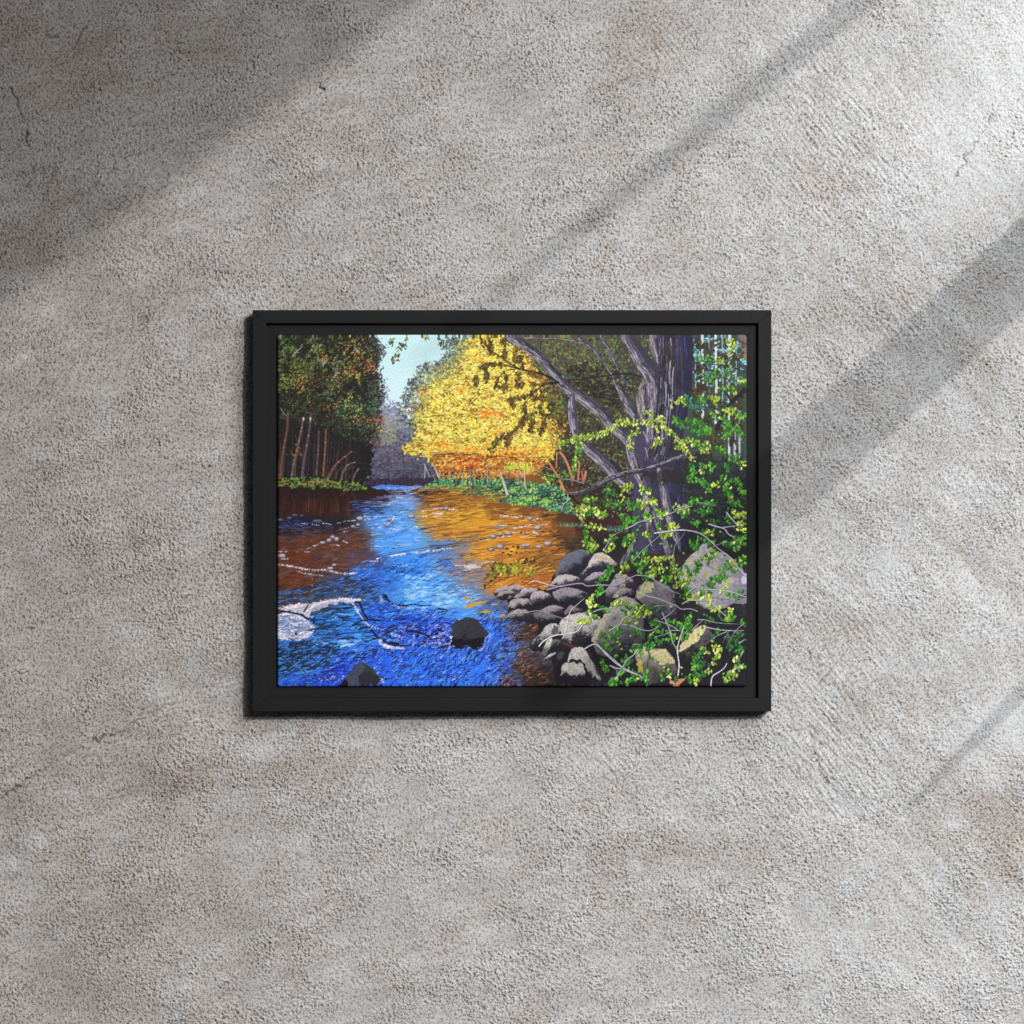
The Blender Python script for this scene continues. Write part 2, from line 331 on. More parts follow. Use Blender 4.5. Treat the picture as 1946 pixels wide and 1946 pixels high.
    def scatter(pts, n, pal, size=(1.2, 2.4), asp=1.6, ang=0.0, da=1.6, a=1.0, clump=None, thr=.5, leaf=False, jit=3, fade=None):
        xs, ys = inside(pts)
        if not len(xs): return
        k = 0; tries = 0
        while k < n and tries < n*6:
            tries += 1
            i = R.randint(len(xs)); x, y = xs[i], ys[i]
            if clump is not None and clump[y, x]+R.uniform(-.12, .12) < thr: continue
            if fade is not None and R.rand() > fade(x, y): continue
            s = R.uniform(*size)
            dab(x+R.uniform(-jit, jit), y+R.uniform(-jit, jit), s*asp, s, ang+R.uniform(-da, da), pick(pal), a*R.uniform(.7, 1), leaf)
            k += 1
    def ripple(pts, n, pal, L=(6, 14), w=(.5, 1.2), ang=0.0, da=.35, a=.9, wav=1.0, fade=None):
        xs, ys = inside(pts)
        k = 0; tries = 0
        while k < n and tries < n*6:
            tries += 1
            i = R.randint(len(xs)); x, y = xs[i], ys[i]
            if fade is not None and R.rand() > fade(x, y): continue
            th = (ang(x, y) if callable(ang) else ang)+R.uniform(-da, da)
            l = R.uniform(*L); ca, sa = math.cos(th), math.sin(th); ww = R.uniform(*w)
            ph = R.uniform(0, 6.3); q = []
            for j in range(7):
                t = (j/6-.5)*l; o = wav*.8*math.sin(ph+j*.95)
                q.append((x+ca*t-sa*o, y+sa*t+ca*o))
            stroke(q, ww*.9, ww*.35, pick(pal), a)
            k += 1
    def bark(pts, ws, pal_l, pal_m, pal_d, n=60, base=(62, 58, 76), lit=-1, L=(.05, .2), bw=(.4, .9)):
        # limb along a centre line with half widths ws, furrows following it
        q = smooth(pts, 6); m = len(q)
        W = np.interp(np.linspace(0, len(ws)-1, m), range(len(ws)), ws)
        for i in range(m-1): stroke(q[i:i+2], W[i], W[i+1], base)
        nor = []
        for i in range(m):
            a_, b_ = q[max(i-1, 0)], q[min(i+1, m-1)]
            dx, dy = b_[0]-a_[0], b_[1]-a_[1]; l = math.hypot(dx, dy)+1e-6
            nx, ny = -dy/l, dx/l
            if nx*1.0+ny*.25 > 0: nx, ny = -nx, -ny      # normal to the left
            nor.append((nx, ny))
        for k in range(n):
            u = R.uniform(-1, 1); s = R.uniform(0, 1); e = min(1, s+R.uniform(*L))
            i0, i1 = int(s*(m-1)), max(int(s*(m-1))+1, int(e*(m-1)))
            i1 = min(i1, m-1)
            if i1 <= i0: continue
            un = u*(-lit)
            pal = pal_l if un > .25+R.uniform(-.3, .3) else (pal_m if un > -.35+R.uniform(-.3, .3) else pal_d)
            c_ = pick(pal); pts_ = []
            for i in range(i0, i1+1):
                o = u*W[i]*.95+R.uniform(-.25, .25)
                pts_.append((q[i][0]+nor[i][0]*o, q[i][1]+nor[i][1]*o))
            stroke(pts_, R.uniform(*bw), R.uniform(*bw)*.6, c_, R.uniform(.6, 1))
        ln = sum(math.hypot(q[i+1][0]-q[i][0], q[i+1][1]-q[i][1]) for i in range(m-1)); am = sum(W)/m
        for k in range(int(ln*am*.30)):
            u = R.uniform(-.95, .95); lk = R.rand() < (.5 if am < 15 else .16)
            i0 = R.randint(max(1, m-2)); sp = max(1, int(R.uniform(6, 15)/ln*m)); i1 = min(m-1, i0+sp+1); ph = R.uniform(0, 6)
            pts_ = [(q[i][0]+nor[i][0]*(u*W[i]+.5*math.sin(ph+i*1.1)), q[i][1]+nor[i][1]*(u*W[i]+.5*math.sin(ph+i*1.1))) for i in range(i0, i1+1)]
            lit_ = -lit*u > -.25
            c_ = ((176, 170, 180) if lit_ else (112, 106, 124)) if lk else (40, 36, 44)
            stroke(pts_, .55 if lk else .6, .3, tuple(v+R.uniform(-18, 18) for v in c_), .75 if lit_ or not lk else .5)
    def spray(pts, n, pal, size=(2, 3.4), spread=7, twig=None, tw=.6, down=.6, shade=None):
        # leaves along a twig
        q = smooth(pts, 4)
        if twig: stroke(q, tw, tw*.6, twig)
        seen = []; mid_ = (size[0]+size[1])*.5
        for k in range(int(n*1.4) if mid_ > 1.9 else n):
            t = R.uniform(0, len(q)-1.001); i = int(t); f = t-i
            x = q[i][0]*(1-f)+q[i+1][0]*f+R.normal()*spread*.55; y = q[i][1]*(1-f)+q[i+1][1]*f+R.normal()*spread*.5+down*spread*.4
            gap = mid_*((.62 if pal is dkl_ else 1.12) if mid_ > 1.9 else .6)
            if any((x-a_)**2+(y-b_)**2 < gap*gap for a_, b_ in seen): continue
            seen.append((x, y))
            s = R.uniform(*size)*1.3; an = R.uniform(.4, 2.6)
            if shade: dab(x+.8, y+1, s*.95, s*.75, an, shade, .8, True)
            c_ = pick(pal)
            dab(x, y, s, s*.68, an, c_, 1, True)
            if R.rand() < .35: dab(x-.5, y-.5, s*.5, s*.3, an, tuple(min(255, v*1.15+12) for v in c_), .8, True)
    dkl_ = [(96, 76, 34), (78, 60, 34), (58, 46, 32), (112, 92, 40)]
    def twig(pts, w0=.8, w1=.4, col=(150, 145, 160)):
        q = smooth(pts, 4)
        stroke([(x+.7, y+.9) for x, y in q], w0, w1, (22, 20, 28), .7)
        stroke(q, w0, w1, col)

    # ---- underpainting: colours spread between control points
    ctl = [('S', 560, 660, (44, 46, 30)), ('S', 640, 700, (40, 36, 28)), ('S', 600, 800, (32, 28, 28)), ('S', 700, 760, (36, 32, 34)),
           ('S', 560, 880, (26, 22, 24)), ('S', 680, 860, (34, 26, 32)), ('S', 540, 905, (26, 20, 20)),
           ('S', 600, 950, (40, 20, 18)), ('S', 545, 960, (34, 18, 18)), ('S', 700, 945, (28, 16, 16)), ('S', 560, 995, (26, 24, 42)), ('S', 620, 1000, (34, 26, 32)),
           ('S', 600, 1030, (92, 50, 28)), ('S', 550, 1060, (96, 48, 24)), ('S', 620, 1075, (92, 46, 30)), ('S', 560, 1110, (100, 50, 24)), ('S', 560, 1140, (78, 44, 24)), ('S', 660, 1030, (88, 52, 36)),
           ('S', 690, 1060, (84, 60, 70)), ('S', 745, 990, (84, 150, 222)), ('S', 765, 950, (96, 140, 200)), ('S', 790, 925, (74, 108, 176)), ('S', 735, 1040, (74, 146, 226)),
           ('S', 770, 1020, (84, 156, 230)), ('S', 775, 1080, (58, 138, 232)), ('S', 820, 1110, (70, 158, 232)), ('S', 850, 1140, (120, 186, 228)), ('S', 800, 1150, (70, 150, 226)),
           ('S', 700, 1100, (48, 104, 206)), ('S', 640, 1110, (58, 66, 96)), ('S', 600, 1150, (62, 66, 56)), ('S', 650, 1160, (46, 92, 160)), ('S', 600, 1190, (42, 108, 196)),
           ('S', 660, 1200, (44, 120, 214)), ('S', 720, 1180, (40, 98, 214)), ('S', 780, 1190, (34, 78, 200)), ('S', 850, 1200, (30, 62, 190)), ('S', 700, 1240, (48, 116, 220)),
           ('S', 560, 1250, (48, 104, 180)), ('S', 560, 1295, (44, 100, 164)), ('S', 640, 1295, (30, 56, 206)), ('S', 720, 1260, (40, 92, 216)), ('S', 800, 1290, (42, 112, 226)),
           ('S', 860, 1280, (42, 108, 224)), ('S', 920, 1270, (44, 110, 222)), ('S', 960, 1240, (56, 96, 176)), ('S', 990, 1250, (72, 62, 66)), ('S', 1010, 1290, (46, 34, 28)), ('S', 965, 1295, (62, 96, 160)),
           ('S', 930, 1200, (48, 108, 220)), ('S', 880, 1165, (68, 140, 224)), ('S', 930, 1160, (84, 96, 110)), ('S', 970, 1190, (52, 60, 96)), ('S', 1000, 1200, (62, 44, 44)),
           ('S', 860, 1040, (106, 122, 150)), ('S', 840, 1075, (96, 150, 206)), ('S', 880, 1080, (150, 116, 84)), ('S', 900, 1100, (142, 118, 100)), ('S', 880, 1125, (96, 120, 160)),
           ('S', 830, 980, (190, 140, 50)), ('S', 860, 985, (206, 156, 46)), ('S', 900, 975, (208, 148, 40)), ('S', 860, 1010, (186, 122, 44)), ('S', 930, 1000, (204, 140, 40)), ('S', 980, 990, (184, 116, 36)),
           ('S', 920, 1050, (204, 138, 40)), ('S', 980, 1030, (200, 132, 40)), ('S', 1020, 1000, (168, 100, 32)), ('S', 1045, 1045, (168, 98, 34)), ('S', 1000, 1080, (190, 120, 36)), ('S', 950, 1115, (186, 116, 40)),
           ('S', 1020, 1110, (164, 86, 32)), ('S', 980, 1090, (180, 120, 40)), ('S', 1060, 1075, (126, 82, 38)), ('S', 1075, 1010, (104, 62, 34)), ('S', 1110, 1000, (50, 30, 28)), ('S', 1100, 1040, (52, 40, 32)), ('S', 1150, 1040, (30, 26, 28)),
           ('S', 830, 945, (110, 62, 30)), ('S', 880, 955, (136, 84, 30)), ('S', 940, 965, (120, 76, 30)), ('S', 1000, 970, (118, 72, 30)), ('S', 1050, 975, (70, 44, 30)), ('S', 780, 935, (52, 28, 26)),
           ('S', 1100, 1150, (32, 26, 32)), ('S', 1200, 1200, (30, 28, 34)), ('S', 1300, 1290, (24, 22, 28)), ('S', 1400, 1250, (24, 22, 30)), ('S', 1400, 1000, (30, 30, 40)), ('S', 1250, 1000, (38, 34, 50)), ('S', 1380, 800, (60, 70, 62)),
           ('S', 1100, 700, (70, 68, 60)), ('S', 1050, 660, (74, 74, 58)), ('S', 1170, 700, (62, 60, 56)), ('S', 1120, 850, (52, 48, 40)), ('S', 1180, 920, (44, 38, 36)), ('S', 950, 780, (200, 160, 50)), ('S', 900, 870, (150, 86, 36)), ('S', 1100, 780, (58, 52, 42))]
    num = np.zeros_like(img); den = np.zeros((PH, PW, 1), np.float32)
    wx = XX+WX*4; wy = (YY+WY*2)
    for _, x, y, c in ctl:
        d2 = ((wx-(x-CX0))*.75)**2+((wy-(y-CY0))*1.35)**2+30
        w_ = (1/d2**2.2)[..., None]; num += w_*np.asarray(c, np.float32); den += w_
    img[:] = num/den
    # ---- sky
    poly(P('A', (1120, 290), (2100, 290), (2100, 700), (1700, 1000), (1400, 1150), (1200, 1050)), (192, 226, 228), wob=0, col2=(212, 228, 238), ang=90)
    # ---- far blue wood
    far = P('A', (1215, 960), (1290, 930), (1360, 975), (1430, 985), (1560, 1150), (1700, 1400), (1800, 1600), (1760, 1700), (1400, 1695), (1080, 1700), (1120, 1500), (1180, 1200))
    poly(far, (160, 166, 184), col2=(46, 42, 60), wob=7)
    scatter(P('A', (1240, 900), (1430, 930), (1440, 1100), (1250, 1100)), 420, [(150, 156, 176), (120, 118, 140), (176, 190, 206), (100, 96, 118)], (.6, 1.3), 1.5, 0, 1.6, .8, jit=5)
    scatter(far, 900, [(100, 100, 128), (84, 84, 110), (140, 136, 150), (120, 122, 120)], (.8, 1.8), 1.8, 0, .6, .55)
    scatter(P('A', (1180, 1250), (1500, 1150), (1700, 1400), (1750, 1650), (1100, 1650)), 1500, [(50, 50, 72), (74, 76, 98), (56, 66, 80), (96, 90, 110), (116, 88, 100), (42, 40, 58), (92, 104, 112)], (.6, 1.4), 2, 0, .7, .75)
    scatter(P('A', (1250, 1080), (1420, 1060), (1400, 1300), (1230, 1330)), 260, [(170, 166, 110), (150, 146, 96), (130, 130, 110)], (.8, 1.6), 1.5, 0, 1.2, .6)
    scatter(P('A', (1280, 1350), (1530, 1340), (1500, 1500), (1270, 1480)), 70, [(160, 110, 120), (140, 96, 110)], (.8, 1.5), 1.6, 0, .8, .55)
    poly(P('A', (1090, 1640), (1770, 1620), (1760, 1710), (1150, 1710)), (40, 28, 42), .75, wob=4)
    for x in range(1180, 1740, 34): stroke(P('A', (x, 1600+R.uniform(-20, 20)), (x+R.uniform(-12, 12), 1690)), .5, .7, (84, 70, 92), .55)
    # ---- left wood
    lf = P('A', (300, 300), (1180, 300), (1215, 380), (1270, 460), (1215, 560), (1235, 700), (1262, 800), (1262, 900), (1220, 980), (1235, 1100), (1215, 1200), (1200, 1330), (1180, 1440), (1170, 1560), (1100, 1680), (1100, 1760), (300, 1760))
    poly(lf, (34, 34, 28), wob=6, col2=(26, 20, 24), ang=85)
    scatter(P('A', (1180, 320), (1285, 450), (1235, 560), (1290, 800), (1240, 960), (1260, 1180), (1190, 1380), (1130, 1100), (1140, 600)), 520, [(44, 38, 50), (34, 32, 40), (70, 62, 80), (60, 66, 50)], (.9, 1.8), 1.5, 0, 1.6, .9, jit=6)
    rim = smooth(P('A', (1190, 310), (1225, 380), (1285, 460), (1225, 560), (1245, 700), (1285, 800), (1270, 900), (1230, 980), (1250, 1100), (1220, 1200), (1215, 1330)), 8)
    for k in range(620):
        i = R.randint(len(rim)); x = rim[i][0]+R.normal()*4.5-1; y = rim[i][1]+R.normal()*4
        dab(x, y, R.uniform(.8, 1.9), R.uniform(.6, 1.1), R.uniform(-.7, .9), pick([(46, 40, 54), (38, 36, 44), (66, 58, 72), (60, 62, 56), (90, 70, 60)]), .95)
    for k in range(130):
        i = R.randint(len(rim)); dab(rim[i][0]-R.uniform(2, 12), rim[i][1]+R.normal()*4, R.uniform(.6, 1.3), R.uniform(.5, .9), 0, (170, 196, 206), .85)
    lft = P('A', (320, 320), (1180, 320), (1260, 470), (1220, 700), (1250, 900), (1230, 1150), (1190, 1330), (900, 1250), (700, 1130), (320, 1080))
    scatter(lft, 1500, [(46, 56, 34), (56, 66, 36), (34, 52, 40), (66, 58, 36)], (.9, 2.2), 1.5, 0, 1.6, .8)
    scatter(lft, 1300, [(92, 108, 48), (78, 96, 40), (110, 122, 60), (60, 92, 66), (96, 90, 44)], (.6, 1.2), 1.6, 0, 1.6, .9, N8, .5)
    scatter(P('A', (500, 330), (1180, 330), (1200, 700), (900, 900)), 420, [(150, 146, 76), (130, 130, 70), (170, 160, 96), (120, 110, 90)], (.6, 1.2), 1.6, 0, 1.6, .9, N8, .55)
    scatter(P('A', (320, 320), (900, 320), (860, 600), (640, 720), (320, 820)), 950, [(112, 128, 56), (92, 114, 50), (140, 148, 84), (76, 106, 58)], (.6, 1.25), 1.5, 0, 1.6, .9, N8, .48)
    scatter(P('A', (700, 750), (1230, 780), (1220, 1200), (980, 1180), (800, 1000)), 450, [(60, 104, 84), (50, 88, 76), (84, 124, 70), (100, 120, 76)], (.8, 1.5), 1.8, .4, .8, .9, N8, .46)
    for bx, by, r, pal, n in ((960, 430, 95, [(206, 176, 76), (214, 140, 66), (180, 160, 70)], 80), (1100, 560, 80, [(204, 120, 66), (180, 100, 60)], 40), (740, 510, 40, [(220, 122, 56)], 16), (1160, 610, 45, [(214, 130, 76)], 22),
                            (460, 700, 100, [(190, 168, 70), (176, 150, 60), (150, 140, 60)], 80), (520, 780, 70, [(200, 140, 60), (184, 150, 60)], 50), (810, 800, 40, [(226, 130, 56)], 18), (985, 620, 34, [(208, 120, 60)], 18), (1050, 680, 36, [(216, 196, 66)], 22),
                            (930, 930, 70, [(206, 190, 96), (190, 180, 90)], 46), (1040, 980, 50, [(180, 170, 90)], 24), (990, 1060, 40, [(190, 180, 90)], 18), (770, 960, 60, [(190, 90, 46), (196, 150, 60)], 26), (1060, 1100, 40, [(190, 100, 50)], 16),
                            (1150, 1100, 36, [(206, 116, 56)], 16), (1245, 1100, 46, [(190, 80, 56), (206, 110, 60)], 26), (1250, 1170, 30, [(206, 180, 70)], 14), (690, 700, 90, [(130, 74, 50), (150, 84, 50)], 40), (850, 740, 90, [(120, 70, 50), (156, 84, 56)], 30), (570, 940, 40, [(184, 130, 60)], 16), (860, 1090, 80, [(96, 50, 36)], 26), (1190, 1310, 46, [(120, 40, 36), (170, 70, 46)], 24),
                            (870, 640, 50, [(190, 180, 170), (160, 150, 150)], 14), (590, 680, 60, [(180, 110, 60)], 18), (640, 560, 60, [(130, 146, 70)], 22), (360, 420, 50, [(70, 130, 66)], 24), (600, 350, 60, [(150, 160, 196)], 7), (470, 1390, 40, [(196, 116, 50)], 20), (1130, 350, 60, [(120, 100, 110)], 20), (1030, 430, 22, [(190, 210, 224)], 7), (350, 780, 50, [(140, 150, 56)], 24), (700, 1160, 120, [(40, 62, 50)], 30), (1100, 1200, 90, [(56, 84, 76)], 44), (900, 1170, 90, [(50, 76, 60)], 34)):
        for i in range(int(n*1.1)):
            x, y = P('A', (bx+R.normal()*r*.75, by+R.normal()*r*.7))[0]
            s = R.uniform(.6, 1.25); c_ = pick(pal); dab(x, y, s*1.4, s, R.uniform(0, 3.1), tuple(v*.95+6 for v in c_), .9)
    scatter(lft, 900, [(30, 28, 30), (24, 26, 24), (36, 28, 30)], (.7, 1.6), 1.8, 0, 1.6, .85)
    scatter(P('A', (330, 1150), (1150, 1250), (1130, 1650), (330, 1620)), 420, [(38, 44, 34), (46, 30, 30), (34, 40, 40), (54, 44, 34)], (.9, 2), 1.5, 0, 1.6, .7)
    scatter(P('A', (330, 560), (1240, 560), (1230, 1240), (330, 1150)), 520, [(52, 42, 34), (40, 32, 30), (64, 50, 40)], (.7, 1.7), 1.6, 0, 1.6, .75, N8, .42)
    for q, w, c in (([(320, 440), (370, 380), (410, 325)], 1.2, (18, 16, 18)), ([(480, 480), (560, 440), (640, 370), (740, 330)], 1.1, (20, 18, 20)), ([(435, 500), (480, 450), (515, 420), (530, 385)], .9, (176, 160, 170)), ([(470, 460), (520, 470)], .6, (160, 150, 160)),
                    ([(720, 590), (735, 560), (760, 540)], .8, (196, 180, 196)), ([(725, 570), (710, 535)], .7, (190, 176, 190)), ([(830, 560), (870, 540), (900, 540)], .6, (170, 160, 170)), ([(670, 860), (720, 850), (800, 865)], .6, (140, 130, 150)), ([(415, 940), (440, 890), (465, 860)], .6, (120, 90, 80)), ([(830, 990), (870, 930), (865, 910)], .5, (140, 130, 140)),
                    ([(1050, 580), (1090, 550)], .5, (140, 120, 120)), ([(990, 810), (1030, 775)], .5, (130, 110, 110)), ([(330, 980), (360, 1030), (385, 1055)], .7, (140, 136, 170)), ([(320, 650), (400, 640), (480, 660)], .9, (20, 18, 20)), ([(460, 1230), (490, 1290)], .5, (110, 100, 120))):
        stroke(P('A', *q), w, w*.6, c, .95)
    for q, w0, w1, c, cd in (([(396, 1010), (392, 1150), (370, 1280), (345, 1420), (325, 1640)], 1.7, 2.0, (150, 96, 62), (60, 44, 50)), ([(540, 1070), (525, 1160), (490, 1330), (450, 1500), (425, 1670)], 1.6, 2.3, (142, 112, 104), (58, 48, 60)),
                             ([(612, 1020), (600, 1150), (570, 1330), (540, 1500), (528, 1620)], 1.2, 2.6, (120, 104, 120), (52, 44, 60)), ([(682, 1190), (680, 1300), (672, 1450), (660, 1600)], 1.3, 1.7, (140, 100, 88), (56, 44, 50)), ([(748, 1180), (745, 1300), (735, 1450), (722, 1610)], 1.6, 1.8, (176, 106, 66), (60, 44, 44)),
                             ([(985, 1385), (900, 1450), (830, 1520), (770, 1625)], .8, 2.6, (178, 100, 62), (60, 40, 44)), ([(1015, 1485), (950, 1510), (905, 1580), (890, 1660)], .9, 2.2, (160, 116, 100), (56, 40, 46)), ([(1050, 1545), (1015, 1600), (992, 1670)], .8, 1.6, (150, 106, 90), (50, 40, 46)),
                             ([(1030, 1520), (960, 1540), (900, 1570)], .5, .7, (120, 106, 120), None), ([(910, 1520), (860, 1570), (842, 1645)], .5, .7, (120, 110, 126), None), ([(980, 1600), (950, 1640), (948, 1680)], .5, .6, (120, 110, 126), None), ([(1065, 1640), (1045, 1680)], .5, .6, (120, 110, 126), None), ([(640, 1300), (630, 1450)], .6, .6, (58, 52, 70), None)):
        q = smooth(P('A', *q), 4)
        if cd: stroke([(x+w1*.45, y) for x, y in q], w0*1.15, w1*1.2, cd)
        stroke([(x-(.3 if cd else 0), y) for x, y in q], w0*.9, w1*.9, tuple(v*.7+8 for v in c), .85)
        if cd:
            for k in range(16):
                i = R.randint(len(q)-1); dab(q[i][0], q[i][1], w1*.8, .7, .2, pick([(70, 50, 50), (206, 150, 110), (190, 180, 190), (44, 34, 40)]), .7)
    for bx, by in ((540, 1080), (605, 1080)): dab(*P('A', (bx, by))[0], 1.8, 3.6, 0, (196, 178, 178))
    for k in range(26):
        x = 340+k*27+R.uniform(-10, 10); y0_ = R.uniform(1150, 1350)+max(0, k-14)*12; x1_ = x-R.uniform(5, 40)
        stroke(smooth(P('A', (x, y0_), ((x+x1_)/2+R.uniform(-8, 8), (y0_+1640)/2), (x1_, 1640)), 3), .45, .7, pick([(84, 66, 62), (66, 56, 66), (100, 76, 60)]), .7)
    # left bank
    bk = P('A', (320, 1640), (540, 1620), (740, 1640), (860, 1660), (1000, 1680), (1080, 1690), (1135, 1735), (900, 1740), (760, 1715), (480, 1720), (320, 1700))
    poly(P('A', (320, 1640), (1000, 1670), (1140, 1735), (1400, 1780), (1200, 1900), (950, 1960), (320, 2010)), (34, 18, 18), wob=4, col2=(50, 26, 22), grain=.2)
    scatter(bk, 330, [(74, 110, 44), (104, 136, 56), (60, 92, 44), (44, 66, 38), (120, 150, 70)], (.9, 2), 1.5, 0, 1.2, .95)
    for q in ([(320, 1700), (400, 1680)], [(490, 1690), (560, 1680), (640, 1700)], [(580, 1665), (700, 1665), (770, 1690)], [(800, 1660), (860, 1680)]): stroke(P('A', *q), 1.4, 1.1, (176, 106, 60), .85)
    for x, y in ((370, 1640), (470, 1630), (660, 1640), (760, 1650), (1040, 1690), (1110, 1725), (450, 1710), (610, 1700), (740, 1700), (870, 1720)): spray(P('A', (x-24, y), (x+24, y)), 8, [(110, 146, 60), (84, 126, 50)], (1, 1.8), 3)
    for k in range(60):
        x = R.uniform(330, 1050); y = R.uniform(1800, 1860); stroke(P('A', (x, y), (x+R.uniform(-6, 6), y+R.uniform(60, 150))), .6, 1.3, pick([(92, 50, 36), (70, 36, 28), (110, 66, 44), (30, 16, 16)]), .4)
    for q in ([(880, 1790), (960, 1740)], [(985, 1760), (1030, 1830)], [(900, 1720), (960, 1735)]): stroke(P('A', *q), .5, .5, (110, 90, 100), .7)
    stroke(P('A', (575, 1620), (577, 1700)), 1, 1, (16, 14, 16))

    # ---- dark olive wood at the upper right
    ol = P('B', (480, 300), (1650, 300), (1750, 700), (1900, 1200), (1900, 1700), (1100, 1720), (960, 1500), (1150, 1350), (1200, 1000), (980, 700), (700, 420))
    poly(ol, (78, 78, 62), col2=(44, 36, 34), wob=6)
    scatter(ol, 2600, [(84, 92, 52), (66, 64, 52), (100, 108, 62), (56, 52, 54), (74, 80, 60), (96, 90, 76)], (.9, 2), 1.4, 0, 1.6, .75)
    scatter(ol, 900, [(124, 140, 66), (110, 126, 60), (140, 152, 84)], (.8, 1.6), 1.4, 0, 1.6, .85, N8, .55, fade=lambda x, y: 1 if y < 120 else .4)
    scatter(ol, 700, [(40, 36, 34), (48, 40, 36), (34, 30, 32)], (1, 2.4), 1.4, 0, 1.6, .8, 1-N8, .5, fade=lambda x, y: .3 if y < 60 else 1)
    scatter(ol, 130, [(186, 110, 62), (170, 100, 66), (190, 130, 90)], (.9, 1.8), 1.3, 0, 1.6, .85)
    scatter(P('B', (1230, 560), (1700, 560), (1900, 760), (1750, 1000), (1400, 860)), 420, [(34, 30, 28), (44, 40, 34)], (1, 2.6), 1.5, .3, 1.2, .85)
    mg = P('C', (250, 300), (680, 300), (650, 700), (560, 1000), (400, 900), (300, 700))
    scatter(mg, 420, [(84, 92, 52), (66, 64, 52), (100, 108, 62), (56, 52, 54), (44, 50, 40)], (.9, 2), 1.4, 0, 1.6, .85); scatter(mg, 170, [(124, 150, 66), (100, 132, 60), (140, 152, 84)], (.8, 1.6), 1.4, 0, 1.6, .85, N8, .5, fade=lambda x, y: 1 if y < 110 else .4)
    # ---- yellow tree: pale fringe, then masses
    fr = P('A', (1830, 330), (2100, 320), (2300, 420), (2000, 900), (1700, 1250), (1560, 1240), (1420, 1130), (1420, 980), (1440, 880), (1500, 800), (1530, 700), (1600, 660), (1620, 590), (1700, 560), (1800, 560), (1830, 480))
    scatter(fr, 2600, [(104, 116, 110), (128, 136, 104), (84, 90, 104), (96, 104, 84), (150, 156, 110), (70, 72, 90)], (.9, 2), 1.3, 0, 1.6, .85, jit=5)
    scatter(fr, 900, [(60, 60, 78), (80, 84, 70)], (.9, 2.2), 1.3, 0, 1.6, .8, N8, .5, jit=4)
    yt = P('A', (2060, 330), (1960, 560), (1860, 640), (1740, 740), (1690, 800), (1660, 900), (1600, 960), (1580, 1060), (1600, 1180), (1540, 1290), (1460, 1340), (1545, 1400), (1680, 1430), (1720, 1480), (1790, 1600), (1860, 1640)) + P('B', (200, 1660), (640, 1600), (1000, 1560), (1130, 1390), (1180, 1200), (1080, 900), (960, 650), (760, 420), (640, 320))
    poly(yt, (208, 184, 70), wob=12, grain=.3)
    scatter(yt, 1500, [(120, 84, 40), (150, 100, 40), (96, 70, 44), (170, 120, 50)], (.9, 2), 2, .05, .5, .8)
    scatter(yt, 5200, [(248, 232, 92), (242, 220, 74), (250, 238, 124), (234, 200, 66), (246, 226, 84), (252, 244, 164)], (.7, 1.5), 1.5, 0, .8, .95, fade=lambda x, y: 1 if y < 190 else (.6 if y < 225 else .25))
    st = P('A', (1960, 560), (1700, 800), (1600, 1060), (1560, 1350), (1750, 1450)) + P('B', (1000, 1400), (1000, 700), (500, 360))
    NL = vnoise(PW, PH, 4.5, 91, 4.5, 1.0)
    scatter(yt, 1500, [(126, 88, 44), (160, 112, 46), (104, 76, 50), (190, 140, 60)], (.6, 1.4), 2, -.08, .4, .9, 1-NL, .6, fade=lambda x, y: 1 if y < 230 else .3)
    scatter(yt, 1500, [(250, 238, 110), (246, 228, 84), (252, 244, 150)], (.7, 1.4), 1.6, -.05, .6, .95, NL, .55, fade=lambda x, y: 1 if y < 200 else .25)
    scatter(P('A', (2000, 330), (1860, 560), (1700, 640), (1560, 860), (1540, 1150), (1600, 1250), (1700, 900), (1850, 700), (2060, 500)), 700, [(176, 178, 90), (200, 190, 80), (150, 156, 90), (214, 204, 90)], (.7, 1.5), 1.4, 0, 1.6, .9, jit=5)
    ripple(st, 170, [(96, 66, 40), (120, 76, 36), (80, 60, 50)], (4, 13), (.4, .9), -.05, .45, .8, .8)
    scatter(st, 620, [(120, 84, 46), (150, 104, 50), (90, 66, 50)], (.5, 1), 2, -.1, .7, .85)
    scatter(st, 340, [(255, 246, 176), (250, 240, 150)], (.8, 1.5), 1.5, 0, 1, .9)
    for bx, by, rx_, ry_, n, pal in ((520, 1040, 100, 36, 130, [(236, 150, 50), (230, 120, 46)]), (75, 1320, 60, 26, 46, [(226, 116, 40)]), (860, 740, 90, 60, 80, [(238, 170, 80), (232, 150, 60)]), (1130, 1140, 90, 80, 110, [(238, 170, 60), (230, 150, 50)]), (280, 810, 60, 20, 30, [(236, 160, 50)]), (-100, 830, 50, 60, 50, [(240, 176, 60)]), (880, 490, 50, 40, 40, [(236, 160, 80)]), (420, 520, 60, 20, 26, [(240, 170, 60)]), (100, 620, 80, 40, 26, [(240, 190, 80)]), (300, 1360, 160, 30, 70, [(230, 140, 46)]), (760, 1390, 200, 30, 130, [(220, 110, 50), (206, 96, 46)]), (560, 1200, 160, 30, 60, [(240, 176, 60)]), (-180, 1000, 40, 24, 20, [(236, 130, 50)])):
        for i in range(int(n*.7)):
            x, y = P('B', (bx+R.normal()*rx_*.75, by+R.normal()*ry_*.7))[0]
            s = R.uniform(.8, 1.6); dab(x, y, s*1.7, s, R.uniform(-.5, .5), pick(pal), .95)
    scatter(P('B', (900, 560), (1060, 700), (1180, 950), (1230, 1220), (1130, 1400), (1060, 1250), (1080, 1000), (980, 800), (840, 600)), 620, [(150, 96, 50), (190, 130, 60), (96, 84, 50), (70, 60, 44), (120, 120, 60), (214, 160, 80)], (.8, 1.9), 1.4, 0, 1.6, .9, jit=7)
